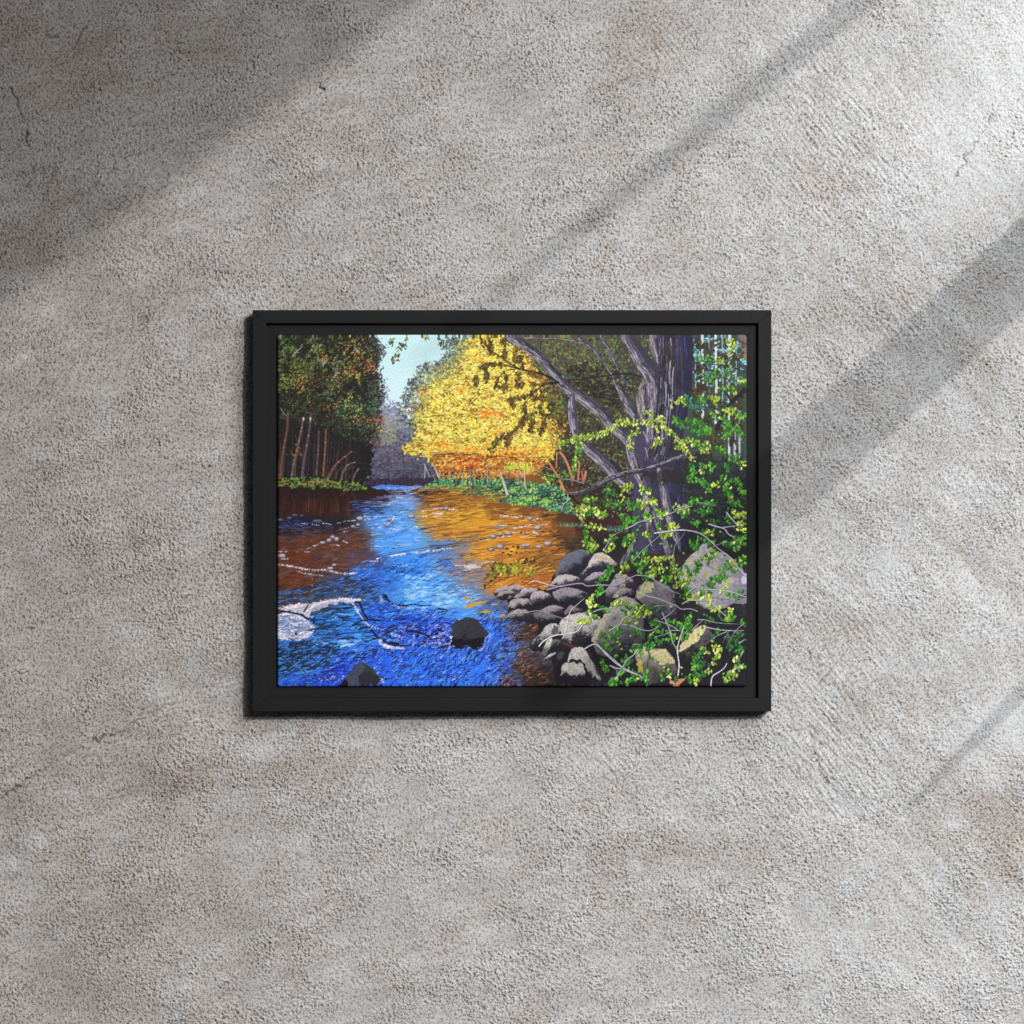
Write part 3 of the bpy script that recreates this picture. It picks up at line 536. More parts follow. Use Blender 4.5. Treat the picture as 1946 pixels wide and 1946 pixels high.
    scatter(P('A', (1960, 330), (1860, 560), (1700, 640), (1560, 860), (1560, 1150), (1620, 1180), (1700, 900), (1800, 760), (1980, 600), (2060, 400)), 420, [(96, 100, 84), (74, 76, 84), (120, 124, 90)], (.7, 1.5), 1.4, 0, 1.6, .85, N8, .5, jit=9)
    lo = P('A', (1720, 1420), (1800, 1600), (1850, 1660)) + P('B', (160, 1640), (640, 1620), (1000, 1590), (1040, 1460), (700, 1400), (400, 1400), (100, 1410))
    poly(lo, (150, 84, 40), .7, wob=6)
    scatter(lo, 1100, [(176, 92, 36), (150, 66, 32), (196, 110, 44), (120, 60, 36), (216, 140, 56), (96, 56, 36)], (.9, 1.8), 1.7, 0, .7, .95)
    scatter(P('A', (1880, 1440), (2150, 1430), (2200, 1500), (2000, 1540)), 150, [(200, 74, 26), (220, 96, 34), (170, 60, 26)], (.9, 1.8), 1.7, 0, .7, .95)
    scatter(lo, 700, [(226, 180, 70), (234, 200, 84), (216, 160, 66), (206, 190, 120)], (.7, 1.4), 1.6, 0, .9, .9, NL, .5)
    scatter(P('A', (1680, 1330), (2400, 1330), (2900, 1330), (2850, 1450), (1700, 1450)), 420, [(240, 206, 70), (234, 180, 60), (224, 150, 54)], (.7, 1.4), 1.7, 0, .6, .9)
    ripple(P('B', (0, 1390), (700, 1400), (1050, 1420), (1050, 1470), (0, 1480)), 40, [(96, 44, 30), (76, 40, 36)], (8, 24), (.6, 1.2), -.02, .15, .8, .6)
    scatter(P('B', (-70, 1600), (200, 1560), (640, 1600), (900, 1640), (640, 1700), (200, 1680), (-60, 1700)), 260, [(60, 50, 50), (90, 70, 46), (44, 40, 44), (130, 110, 60)], (.9, 1.9), 1.5, 0, 1, .8)
    spray(P('B', (680, 1530), (800, 1510), (900, 1530)), 70, [(206, 216, 70), (176, 196, 60), (150, 176, 60)], (1.4, 2.4), 7)
    # right bank bushes
    bu = P('A', (1720, 1690), (1800, 1650)) + P('B', (60, 1640), (200, 1630), (400, 1650), (560, 1640), (700, 1650), (1000, 1680), (1180, 1700), (1260, 1800), (1330, 1960), (1100, 1930), (900, 1890), (640, 1850), (440, 1800), (280, 1780), (160, 1730), (0, 1720), (-100, 1710))
    poly(bu, (48, 66, 62), wob=5)
    scatter(bu, 1500, [(70, 136, 96), (56, 116, 84), (96, 156, 96), (44, 84, 74), (110, 166, 90), (40, 56, 64)], (.9, 1.9), 1.6, -.3, .9, .95)
    scatter(bu, 380, [(146, 190, 90), (130, 176, 110), (170, 200, 110)], (.8, 1.6), 1.4, 0, 1.4, .95, N8, .5)
    ripple(P('B', (300, 1700), (1200, 1760), (1250, 1880), (500, 1800)), 50, [(30, 36, 48), (34, 30, 40)], (8, 22), (.8, 1.8), -.12, .2, .75, .8)
    for x, y, n in ((700, 1740, 26), (900, 1820, 40), (780, 1860, 26), (1060, 1840, 26), (620, 1660, 22), (330, 1680, 16)): spray(P('B', (x-60, y), (x+60, y-8)), n, [(150, 190, 70), (116, 170, 80), (180, 200, 90)], (1, 1.9), 5)
    for q, w0, w1, c in (([(630, 1590), (660, 1680), (690, 1780)], 1.2, 3.2, (186, 180, 180)), ([(850, 1560), (852, 1640), (858, 1720)], 1.6, 1.4, (206, 170, 150)), ([(790, 1570), (792, 1690)], 1.3, 1.2, (170, 150, 150)), ([(508, 1500), (512, 1700)], .9, 1, (150, 140, 150)), ([(350, 1560), (345, 1720)], .8, 1, (150, 146, 150)), ([(278, 1590), (280, 1690)], .9, .8, (170, 160, 160)), ([(5, 1510), (60, 1625)], 1, 1.4, (196, 186, 196)), ([(0, 1600), (20, 1640)], 1.4, 1.4, (120, 110, 140)), ([(-70, 1520), (-75, 1630)], 1.1, .9, (180, 170, 180)), ([(160, 1580), (165, 1640)], .8, .8, (170, 160, 160)), ([(730, 1600), (700, 1680)], .6, .6, (160, 130, 130)), ([(-80, 1500), (-30, 1620)], .9, .7, (196, 180, 190)), ([(0, 1400), (90, 1400)], .9, .4, (200, 150, 130)), ([(660, 1600), (640, 1560)], .8, .8, (160, 150, 160)),
                         ([(1150, 1390), (1145, 1530)], 1.6, 1.6, (190, 116, 84)), ([(1070, 1470), (1110, 1540), (1150, 1600), (1190, 1680), (1220, 1750)], 1.6, 2.8, (196, 120, 86)), ([(1180, 1390), (1225, 1450), (1260, 1530), (1300, 1640)], 2.2, 2.6, (196, 122, 90)), ([(1000, 1510), (1100, 1550)], .6, 1.2, (176, 110, 80)), ([(1360, 1490), (1345, 1650)], 2, 1.8, (190, 116, 84)), ([(1420, 1570), (1400, 1660)], 2.4, 2.4, (196, 120, 88)), ([(1380, 1570), (1395, 1650)], 1.4, 1.8, (184, 110, 80)), ([(1290, 1640), (1290, 1700)], 1.2, 1.2, (150, 90, 70))):
        q = smooth(P('B', *q), 3); stroke([(x+.8, y+.3) for x, y in q], w0, w1, (46, 34, 38), .8); stroke(q, w0*.85, w1*.85, c)

    # ---- river
    def rv(x0, y0, x1, y1): return [(x0-CX0, y0-CY0), (x1-CX0, y0-CY0), (x1-CX0, y1-CY0), (x0-CX0, y1-CY0)]
    bl = [(60, 120, 220), (90, 150, 235), (50, 100, 210)]; lt = [(150, 190, 240), (190, 210, 240), (120, 176, 240)]; dk = [(24, 26, 70), (20, 20, 48), (30, 40, 100)]
    poly(P('A', (1160, 1715), (1220, 1700), (1400, 1692), (1560, 1700), (1640, 1722), (1560, 1735), (1300, 1738)), (70, 112, 196), wob=2)
    ripple(P('A', (1180, 1705), (1600, 1705), (1600, 1735), (1200, 1735)), 50, lt+bl, (5, 14), (.4, .8), .02, .1, .9, .4)
    poly(P('A', (1080, 1745), (1330, 1745), (1720, 1730), (2000, 1760), (1560, 1790), (1300, 1850), (1080, 1870)), (46, 24, 24), .7, wob=4)
    # yellow water ripples
    yw = P('E', (-150, -40), (300, -60), (700, 0), (1150, 60), (1180, 300), (1150, 560), (1060, 780), (560, 780), (400, 600), (250, 420), (0, 300), (-130, 200))
    ripple(yw, 600, [(216, 164, 56), (204, 150, 48), (222, 178, 76), (176, 114, 42)], (8, 26), (.6, 1.6), -.08, .18, .6, .7)
    ripple(yw, 330, [(140, 84, 36), (110, 64, 34), (158, 102, 44)], (8, 30), (.5, 1.5), -.12, .22, .6, .8)
    ripple(P('E', (-230, -180), (350, -190), (700, -90), (600, -20), (0, -40), (-200, -60)), 260, [(150, 96, 34), (190, 140, 50), (96, 54, 28), (206, 160, 60)], (8, 24), (.5, 1.3), -.02, .12, .6, .5)
    for q, w in (([(300, -10), (420, 15), (560, 20)], 1.4), ([(500, 120), (620, 95), (700, 85)], 1.6), ([(150, 270), (300, 250), (480, 240)], 1.8), ([(60, 370), (260, 350), (420, 330)], 2), ([(230, 460), (300, 445)], 1.5), ([(330, 560), (420, 590)], 1.4), ([(170, 640), (400, 620), (480, 560)], 1.2), ([(560, 650), (700, 600), (850, 640)], 1.4), ([(560, 720), (800, 690), (1000, 640)], 1.4)):
        stroke(smooth(P('E', *q), 4), w*.4, w, (136, 66, 34), .65)
    ripple(P('E', (-30, 320), (240, 330), (100, 400), (-40, 420)), 26, [(84, 120, 180), (70, 104, 160)], (8, 20), (.7, 1.5), -.1, .1, .7, .5)
    poly(P('E', (-20, 350), (120, 325), (240, 340), (60, 385), (-20, 400)), (84, 126, 186), .75, wob=3)
    ripple(P('E', (-30, 370), (240, 350), (240, 380), (-30, 430)), 16, [(60, 46, 40), (44, 36, 44)], (8, 26), (.5, 1.2), -.12, .12, .85, .7)
    for q in ([(520, 210), (600, 185), (690, 190), (600, 220)], [(310, 300), (380, 280), (470, 265), (380, 300)], [(210, 255), (300, 235), (230, 262)], [(540, 400), (600, 375), (680, 380), (600, 400)], [(370, 370), (440, 350), (400, 380)], [(420, 620), (560, 620), (440, 640)], [(630, 160), (590, 190), (690, 215)]): poly(P('E', *q), (112, 116, 132), .75, wob=2)
    ripple(P('E', (560, 560), (1130, 420), (1100, 620), (900, 760), (460, 790)), 200, [(120, 60, 24), (90, 48, 24), (226, 166, 60), (200, 130, 40)], (9, 28), (.5, 1.4), -.35, .2, .75, 1)
    ripple(P('E', (820, 420), (1250, 380), (1240, 560), (900, 640)), 120, [(120, 92, 40), (70, 50, 34), (150, 116, 50), (60, 40, 30)], (8, 24), (.6, 1.3), -.35, .2, .75, .8)
    ripple(P('E', (1130, 240), (1450, 250), (1400, 420), (1150, 400)), 80, [(60, 46, 34), (96, 70, 40), (34, 28, 28)], (8, 24), (.5, 1.2), -.06, .14, .8, .6)
    stroke(P('E', (1125, 458), (1220, 456)), .9, .9, (196, 140, 60))
    # brown left water
    bw = P('D', (320, 190), (800, 200), (1180, 220), (1200, 420), (1000, 600), (800, 700), (560, 800), (320, 880))
    ripple(bw, 420, [(110, 60, 36), (130, 70, 40), (70, 38, 26), (60, 34, 30)], (8, 22), (.5, 1.5), -.08, .3, .6, .9)
    ripple(bw, 210, [(96, 110, 170), (84, 120, 190), (110, 120, 160), (130, 120, 140)], (6, 18), (.35, .7), -.18, .3, .65, .8, fade=lambda x, y: .45+.55*min(1, x/140))
    ripple(P('D', (320, 130), (850, 150), (800, 240), (320, 230)), 110, [(50, 70, 140), (70, 90, 160), (30, 40, 84), (16, 14, 26)], (8, 22), (.4, .9), .05, .15, .8, .6)
    # blue water
    def tan_(x, y):      # flow direction of the ripples
        if x < 250: return -.12 if y < 520 else (-.1 if y < 600 else -.5)
        if y > 560: return -.75
        if x > 380 and y > 500: return -.55
        return -.3
    up = P('D', (1080, 40), (1340, -30), (1400, -180), (1640, -180), (1600, -60), (1560, 120), (1640, 330), (1480, 400), (1180, 420), (1180, 200))
    ripple(up, 330, bl+lt, (7, 20), (.5, 1.3), -.1, .2, .75, .6)
    ripple(up, 90, [(50, 90, 170), (40, 70, 140)], (7, 18), (.5, 1), -.1, .2, .7, .6)
    ripple(P('D', (1000, -60), (1340, -80), (1300, 120), (1000, 60)), 110, [(70, 110, 190), (40, 60, 110), (30, 20, 40), (50, 90, 170)], (8, 22), (.5, 1.2), -.06, .12, .7, .6)
    ripple(P('D', (1100, -20), (1480, -170), (1620, -170), (1500, 0)), 90, [(110, 150, 210), (140, 120, 110), (90, 110, 170), (170, 190, 220)], (8, 20), (.5, 1.2), -.02, .12, .7, .5)
    mid = P('D', (1220, 430), (1930, 400), (1990, 640), (2010, 900), (1700, 960), (1380, 880), (1300, 780), (1050, 800), (1000, 600))
    ripple(mid, 600, [(70, 150, 240), (60, 130, 230), (100, 176, 240), (44, 100, 210)], (8, 22), (.5, 1.5), -.25, .25, .7, .8)
    ripple(mid, 200, [(30, 60, 160), (24, 50, 140)], (6, 18), (.5, 1), -.3, .3, .75, 1, fade=lambda x, y: 1 if y < 490 else .35)
    ripple(P('D', (1480, 640), (1900, 640), (2150, 800), (2200, 940), (1900, 950), (1500, 870)), 260, [(150, 200, 240), (180, 214, 240), (206, 226, 240), (110, 180, 236)], (8, 22), (.5, 1.2), -.05, .4, .75, 1)
    ripple(P('E', (0, 560), (300, 560), (520, 800), (650, 1000), (300, 1020), (0, 930)), 240, [(90, 130, 190), (60, 110, 210), (110, 170, 230), (60, 80, 140), (150, 180, 210)], (8, 22), (.5, 1.2), -.25, .3, .75, .8)
    ripple(P('E', (60, 400), (330, 400), (500, 600), (460, 760), (250, 760), (60, 620)), 190, [(110, 130, 170), (150, 120, 96), (90, 110, 160), (190, 130, 60), (70, 90, 150)], (8, 22), (.5, 1.2), -.2, .25, .7, .8)
    low = P('D', (1000, 950), (1300, 850), (1500, 940), (1960, 980), (2060, 1100), (2280, 940), (2440, 1000), (2480, 1200), (2500, 1400), (2400, 1700), (1280, 1700), (700, 1700), (560, 1500), (900, 1350), (1250, 1300), (1150, 1100))
    ripple(low, 950, [(50, 110, 230), (70, 140, 240), (36, 80, 220), (30, 60, 200), (60, 130, 236)], (7, 18), (.7, 1.8), tan_, .35, .85, 1.2)
    ripple(low, 900, [(22, 28, 90), (24, 20, 56), (20, 34, 120), (30, 22, 60)], (8, 18), (.5, 1.25), tan_, .35, .92, 2.2)
    ripple(low, 420, [(130, 176, 245), (100, 156, 245), (176, 196, 240)], (5, 12), (.4, .9), tan_, .4, .9, 1.2)
    low2 = P('D', (300, 700), (1050, 780), (1000, 900), (640, 1000), (640, 1200), (320, 1300), (320, 1650), (560, 1650), (1100, 1350), (1200, 1180), (1060, 960), (1000, 600), (700, 650))
    ripple(P('D', (320, 800), (560, 760), (1000, 640), (1230, 700), (1240, 880), (960, 850), (620, 880), (320, 940)), 230, [(50, 110, 200), (60, 120, 210), (44, 90, 170), (80, 120, 170)], (9, 22), (.6, 1.5), -.2, .2, .85, 1)
    ripple(P('D', (320, 720), (560, 740), (1000, 640), (1230, 700), (1240, 880), (960, 850), (620, 880), (320, 940)), 210, [(30, 30, 34), (44, 44, 34), (24, 26, 50), (60, 48, 34)], (9, 22), (.5, 1.4), -.22, .2, .85, 1.2)
    ripple(P('D', (650, 980), (1000, 900), (1150, 1080), (1240, 1250), (850, 1330), (600, 1230), (620, 1050)), 190, [(50, 130, 230), (70, 150, 240), (44, 110, 210), (90, 160, 220)], (8, 20), (.9, 2), -.12, .2, .9, .8)
    ripple(P('D', (650, 980), (1000, 920), (1150, 1080), (1240, 1250), (850, 1330), (600, 1230), (620, 1050)), 120, [(20, 36, 60), (30, 44, 50), (20, 30, 80)], (8, 20), (.5, 1.3), -.12, .2, .9, 1)
    ripple(P('D', (320, 1290), (620, 1230), (900, 1290), (800, 1500), (560, 1560), (320, 1660)), 150, [(50, 120, 210), (60, 140, 230), (80, 140, 190), (44, 100, 200)], (8, 20), (.9, 2), -.3, .3, .9, 1)
    ripple(P('D', (320, 1290), (620, 1230), (900, 1290), (800, 1500), (560, 1560), (320, 1600)), 130, [(24, 34, 44), (30, 36, 34), (20, 24, 60)], (8, 18), (.8, 1.9), -.4, .4, .9, 1.4)
    ripple(P('D', (330, 1560), (560, 1560), (900, 1560), (900, 1668), (330, 1668)), 110, [(30, 50, 200), (40, 80, 220), (60, 120, 210), (24, 30, 150)], (9, 22), (.8, 1.8), -.2, .3, .85, 1)
    for q, w in (([(560, 1560), (520, 1500), (560, 1450), (640, 1380), (660, 1310)], 2.4), ([(640, 1530), (700, 1450), (780, 1410), (820, 1350), (790, 1320), (700, 1310)], 2.6), ([(330, 1400), (420, 1380), (480, 1330), (580, 1340)], 2), ([(600, 1400), (700, 1380), (760, 1390)], 2.6), ([(420, 1500), (440, 1420)], 2), ([(850, 970), (760, 940), (860, 910), (980, 930)], 2.2), ([(640, 1040), (700, 980), (780, 960), (950, 950)], 2.2), ([(900, 1190), (1040, 1180), (1100, 1170)], 1.8), ([(780, 1240), (900, 1220)], 1.6)):
        stroke(smooth(P('D', *q), 4), w*.55, w*.3, (34, 44, 44), .8)
    # fringe of the lower right: blue and amber dashes on dark
    fg = P('E', (640, 1000), (960, 1060), (1000, 1180), (900, 1330), (1100, 1500), (1140, 1668), (640, 1668), (600, 1400), (720, 1300), (650, 1150))
    ripple(fg, 260, [(40, 26, 24), (56, 34, 28), (28, 20, 26), (24, 24, 50)], (8, 18), (.7, 1.8), -.35, .35, .8, 1)
    ripple(fg, 150, [(196, 130, 50), (150, 90, 40), (176, 110, 50), (110, 70, 36)], (5, 14), (.4, 1), -.35, .35, .9, 1)
    ripple(fg, 120, [(60, 120, 220), (80, 140, 230), (96, 130, 190)], (4, 11), (.5, 1.1), -.3, .3, .9, .8, fade=lambda x, y: max(0, min(1, (470-x)/70+(600-y)/200)))
    ripple(P('E', (560, 840), (700, 900), (720, 1060), (600, 1040), (480, 960)), 50, [(30, 50, 120), (60, 100, 190), (60, 44, 50)], (6, 14), (.5, 1.1), -.3, .3, .8, .8)
    for q in ([(275, 860), (310, 845), (355, 862), (310, 875)], [(270, 960), (360, 905), (460, 890), (540, 890), (420, 920), (330, 965)], [(440, 990), (500, 970), (540, 985), (480, 1002)], [(605, 1030), (650, 1010), (680, 1030), (620, 1040)]): poly(P('E', *q), (188, 142, 52), wob=2)
    # foam streaks
    wh = [(226, 214, 224), (200, 190, 210), (240, 232, 236), (180, 170, 196)]
    def foam(k, q, w, n, sp=1.2, pal=wh):
        q = smooth(P(k, *q), 5)
        for i in range(n):
            t = R.uniform(0, len(q)-1.001); j = int(t); f = t-j
            x = q[j][0]*(1-f)+q[j+1][0]*f+R.normal()*sp; y = q[j][1]*(1-f)+q[j+1][1]*f+R.normal()*sp*.6
            s = R.uniform(.35, .8)*w; dab(x, y, s*R.uniform(1.2, 2.6), s, R.uniform(-.9, .3), pick(pal), .9)
    for q in ([(530, 170), (620, 180), (690, 185)], [(700, 160), (800, 178)], [(850, 165), (950, 145), (1030, 140)], [(1140, 135), (1230, 118)], [(1100, 105), (1160, 105)], [(920, 215), (1000, 205), (1060, 215)], [(910, 245), (950, 240)], [(470, 435), (540, 420), (620, 385), (700, 355)], [(550, 432), (600, 432)], [(790, 365), (870, 372)], [(320, 430), (390, 430)], [(330, 500), (400, 495)], [(1170, 215), (1260, 205)], [(1290, 175), (1340, 190)], [(1150, 520), (1230, 520)], [(1220, 495), (1270, 485)], [(1460, 560), (1500, 560)], [(1330, 215), (1380, 215)], [(1560, 195), (1600, 200)], [(1620, 205), (1690, 205)], [(900, 330), (950, 350)], [(1360, 130), (1380, 105)]): foam('D', q, .9, 16, .8)
    foam('D', [(330, 165), (420, 160), (520, 190)], .8, 18, 1, [(90, 110, 180), (120, 130, 180)])
    foam('D', [(320, 550), (420, 565), (540, 590), (640, 605), (760, 600), (860, 630), (1030, 632)], 1.2, 190, 1.5)
    foam('D', [(470, 610), (600, 640), (720, 655)], .9, 50, 1)
    foam('D', [(1330, 475), (1400, 462), (1480, 450)], 1.5, 46, 1.2)
    foam('D', [(1540, 440), (1650, 435), (1720, 415)], 1.2, 40, 1); foam('D', [(1750, 425), (1830, 405), (1910, 398)], 1.1, 30, .9)
    foam('E', [(0, 425), (80, 410), (170, 400)], 1, 22, .9)
    stroke(smooth(P('D', (1240, 480), (1400, 450), (1600, 405), (1930, 360)), 4), .6, 1.1, (50, 60, 90), .6)
    for q in ([(1630, 55), (1720, 50)], [(1740, 85), (1830, 70)], [(1750, 110), (1800, 100)], [(1630, 105), (1700, 100)], [(1760, 35), (1930, 40)]): foam('D', q, .9, 14, .7)
    for q, n in (([(0, 35), (120, 32), (225, 40)], 34), ([(0, 70), (90, 85)], 14), ([(630, 95), (700, 100), (780, 112)], 26), ([(720, 212), (800, 205), (920, 180)], 34), ([(740, 255), (860, 250), (970, 262)], 30), ([(630, 185), (710, 185)], 12), ([(490, 320), (570, 305), (600, 300)], 22), ([(640, 290), (720, 285)], 12), ([(840, 288), (880, 285)], 8), ([(210, 560), (300, 560), (370, 580), (450, 575)], 70), ([(280, 605), (330, 608)], 14), ([(440, 545), (520, 520), (565, 518)], 24), ([(930, 240), (970, 268)], 12), ([(1005, 185), (1050, 180)], 8)): foam('E', q, 1.15, n, 1)
    poly(P('E', (290, 555), (380, 545), (450, 570), (380, 590), (340, 600), (300, 580)), (206, 190, 200), .8, wob=2)
    # pebbles in the water
    def peb(k, x, y, rx_, ry_, top=(176, 166, 182), dark=(50, 40, 56)):
        x, y = P(k, (x, y))[0]; dab(x+.5, y+1.3, rx_*1.1, ry_*.9, 0, dark); dab(x, y, rx_, ry_, 0, tuple(v*.7 for v in top)); dab(x-.3, y-ry_*.3, rx_*.8, ry_*.6, 0, top)
    for x, y, a_, b_ in ((810, 292, 4.6, 3.8), (848, 314, 4.4, 4), (775, 324, 5, 3.4), (718, 346, 5.4, 2.8), (643, 378, 4, 2), (1063, 122, 6.6, 3.6), (1045, 180, 4, 2.4), (1000, 195, 4, 2.2), (1538, 103, 6.4, 3.6), (1335, 130, 4.2, 2.2), (1360, 150, 3, 2), (1295, 172, 4.4, 2.2), (1320, 185, 4, 2), (1370, 390, 3, 1.6), (345, 470, 6.4, 4), (825, 555, 4.8, 2.8), (790, 585, 6, 3.4), (1818, 28, 4, 3), (1865, 28, 3.4, 2.6), (1648, 205, 6, 2)): peb('D', x, y, a_, b_)
    for x, y, a_, b_ in ((460, 92, 5.4, 2.6), (410, 118, 5, 2.8), (526, 96, 3, 2), (330, 135, 4, 3), (670, 148, 10, 3.4)): peb('D', x, y, a_, b_, (84, 88, 110), (24, 22, 34))
    for x, y, a_, b_ in ((80, 28, 4.4, 3.2), (125, 30, 3.4, 2.6), (820, 105, 4.4, 2.6), (898, 122, 5, 3), (970, 128, 3.4, 2.8), (1020, 185, 3.6, 2.2), (968, 208, 6, 4.4), (560, 288, 5.8, 4.4), (620, 270, 4, 3), (695, 262, 6.6, 3.4), (625, 385, 7, 4.4), (540, 410, 6, 3), (845, 375, 5, 3), (878, 370, 4.2, 2.6), (1060, 355, 7, 4), (980, 386, 6.6, 2.8), (305, 605, 6, 2)): peb('E', x, y, a_, b_)
    # hanging twig of dark leaves over the amber water
    for x, y in ((650, 440), (680, 405), (700, 455), (745, 385), (790, 395), (730, 430), (775, 440), (720, 465), (790, 380), (820, 255), (1020, 245), (1090, 240), (690, 400)): dab(*P('E', (x, y))[0], 2.6, 1.6, R.uniform(-.6, .8), (44, 32, 30))
    spray(P('E', (520, 690), (600, 560), (680, 570), (740, 540), (860, 510), (980, 490)), 60, [(84, 80, 36), (56, 50, 30), (40, 34, 28)], (2, 3.4), 8, down=1)
    spray(P('E', (590, 540), (640, 580), (720, 610), (780, 560), (850, 590), (920, 600)), 85, [(146, 150, 44), (120, 128, 40), (170, 166, 60), (90, 96, 36)], (2, 3.4), 10, down=.8)
    spray(P('E', (530, 700), (560, 640), (600, 590)), 20, [(110, 120, 40), (140, 140, 50)], (1.6, 2.8), 5)

    # rapids
    poly(P('D', (300, 1010), (400, 1000), (520, 1030), (600, 1080), (630, 1120), (635, 1180), (590, 1220), (500, 1250), (320, 1250)), (146, 150, 180), wob=4, grain=.3)
    poly(P('D', (330, 975), (420, 930), (540, 915), (600, 920), (680, 900), (780, 875), (900, 862), (980, 868), (1000, 905), (900, 898), (780, 925), (690, 960), (610, 1010), (590, 1045), (540, 1020), (480, 1000), (400, 985)), (170, 168, 186), wob=4, grain=.25)
    ripple(P('D', (330, 1020), (500, 1030), (620, 1120), (590, 1220), (330, 1240)), 150, [(110, 126, 170), (90, 110, 160), (130, 140, 176)], (7, 18), (.5, 1.3), .1, .3, .8, 1)
    ripple(P('D', (330, 1020), (500, 1030), (620, 1120), (590, 1220), (330, 1240)), 110, [(220, 216, 226), (236, 232, 236)], (6, 14), (.5, 1.1), .1, .4, .9, 1)
    foam('D', [(340, 965), (430, 940), (540, 925)], 1.7, 130, 3); foam('D', [(560, 1020), (600, 970), (680, 915), (780, 890), (900, 875), (1000, 885), (1060, 890)], 1.6, 300, 3)
    foam('D', [(620, 1130), (600, 1190), (520, 1230), (420, 1240), (330, 1230)], 1.6, 190, 3.2); foam('D', [(330, 1015), (440, 1010), (540, 1060), (620, 1130)], 1.4, 110, 2.2)
    stroke(smooth(P('D', (330, 985), (430, 998), (520, 1020), (570, 1050), (640, 1075)), 4), 1.4, 2.2, (20, 20, 34)); stroke(P('D', (545, 990), (585, 925)), 1.6, 1, (24, 22, 40)); dab(*P('D', (470, 1195))[0], 2.6, 3, 0, (30, 30, 50)); stroke(P('D', (640, 1060), (635, 1100)), 3, 1, (24, 26, 44))
    foam('D', [(960, 880), (1010, 930), (1050, 1000)], 1.2, 60, 1); stroke(P('D', (1020, 900), (1060, 900), (1100, 1010), (1130, 1050)), 1.8, 1.6, (20, 16, 44)); stroke(P('D', (1050, 1000), (1100, 1070), (1160, 1130)), 1, 1, (176, 196, 236)); foam('D', [(1090, 1070), (1150, 1120), (1220, 1140), (1280, 1160)], 1, 50, 1.2)
    for q, w in (([(1110, 1020), (1150, 1060), (1260, 1070)], 2.4), ([(1170, 1160), (1260, 1250), (1400, 1300), (1550, 1300)], 2.2), ([(1280, 830), (1310, 870), (1380, 920), (1450, 935), (1560, 920), (1640, 935), (1720, 930)], 1.8), ([(1300, 840), (1320, 860)], 2.4), ([(1500, 1160), (1600, 1180), (1700, 1210)], 3), ([(1600, 1220), (1540, 1200)], 2.4), ([(1790, 960), (1870, 972)], 2), ([(1780, 1150), (1840, 1180)], 2), ([(1420, 1290), (1340, 1270)], 2.6)):
        stroke(smooth(P('D', *q), 4), w, w*.5, (18, 16, 46), .95)
    ripple(P('D', (1180, 1020), (1500, 1060), (1980, 1010), (2150, 1150), (2100, 1330), (1600, 1330), (1300, 1200)), 90, [(18, 18, 60), (22, 18, 44), (26, 34, 110)], (8, 18), (.9, 2), -.15, .35, .9, 1.8)
    ripple(P('D', (1080, 560), (1900, 480), (2000, 600), (1500, 640), (1280, 800), (1080, 780)), 120, [(24, 56, 120), (20, 44, 96), (40, 70, 130)], (7, 16), (.5, 1.1), -.25, .25, .85, 1.4)
    ripple(P('D', (650, 960), (1000, 900), (1150, 1080), (1240, 1250), (850, 1330), (620, 1230)), 70, [(26, 44, 66), (40, 56, 56), (24, 34, 80)], (12, 26), (.9, 1.9), -.08, .15, .9, 1.4)
    ripple(P('D', (330, 1030), (500, 1030), (620, 1120), (590, 1210), (330, 1230)), 60, [(100, 124, 176), (84, 104, 156), (120, 136, 170)], (6, 16), (.6, 1.3), .1, .4, .9, 1.2)
    ripple(P('D', (560, 1000), (680, 930), (900, 885), (960, 885), (760, 930), (620, 1020)), 30, [(130, 136, 170), (110, 120, 160)], (5, 10), (.5, 1), -.4, .4, .85, 1)
    ripple(yw, 170, [(96, 58, 36), (74, 48, 40), (120, 80, 40)], (10, 30), (.5, 1.3), -.1, .15, .7, .9)
    ripple(bw, 150, [(52, 34, 34), (40, 34, 50), (60, 66, 96)], (8, 22), (.5, 1.3), -.12, .2, .75, 1)
    ripple(P('D', (320, 1250), (900, 1200), (1250, 1330), (900, 1668), (320, 1668)), 120, [(24, 34, 60), (20, 24, 70), (30, 40, 60)], (10, 20), (.8, 1.7), -.15, .25, .85, 1.8)
    foam('D', [(1250, 1250), (1280, 1300), (1360, 1320), (1470, 1330)], 1.6, 110, 1.8); foam('D', [(1350, 1190), (1420, 1220)], 1.1, 20, 2); foam('D', [(1340, 900), (1430, 945), (1600, 955), (1700, 945)], .9, 60, 1)
    poly(P('D', (1260, 840), (1285, 880), (1270, 900), (1240, 900)), (140, 150, 190), wob=2)
    ripple(P('D', (1300, 1100), (1800, 1100), (2150, 1150), (2150, 1350), (1700, 1330), (1400, 1250)), 120, [(180, 186, 236), (210, 210, 240), (150, 160, 226)], (5, 12), (.4, .9), -.3, .6, .9, 1.3)
    foam('E', [(0, 1230), (90, 1200), (150, 1110)], 1, 50, 1.5, [(206, 206, 240), (170, 180, 236)]); foam('E', [(30, 1270), (120, 1290), (180, 1240), (130, 1210)], 1, 60, 2, [(206, 206, 240), (170, 180, 236)]); foam('E', [(480, 1260), (530, 1200), (510, 1270), (440, 1350)], .9, 50, 2, [(206, 206, 240), (150, 170, 236)])
    ripple(P('D', (900, 1250), (1060, 1255), (1000, 1310), (880, 1310)), 24, [(120, 170, 230), (160, 190, 236)], (8, 16), (.8, 1.6), -.3, .2, .8, .8); ripple(P('D', (640, 1240), (760, 1250), (740, 1300), (660, 1300)), 14, [(110, 160, 220)], (6, 12), (.8, 1.5), -.2, .4, .7, .8)
    foam('D', [(700, 1640), (800, 1600), (900, 1590), (850, 1640)], .9, 60, 3, [(190, 196, 236), (150, 170, 230)]); foam('D', [(1250, 1600), (1290, 1650)], .9, 16, 1.6)
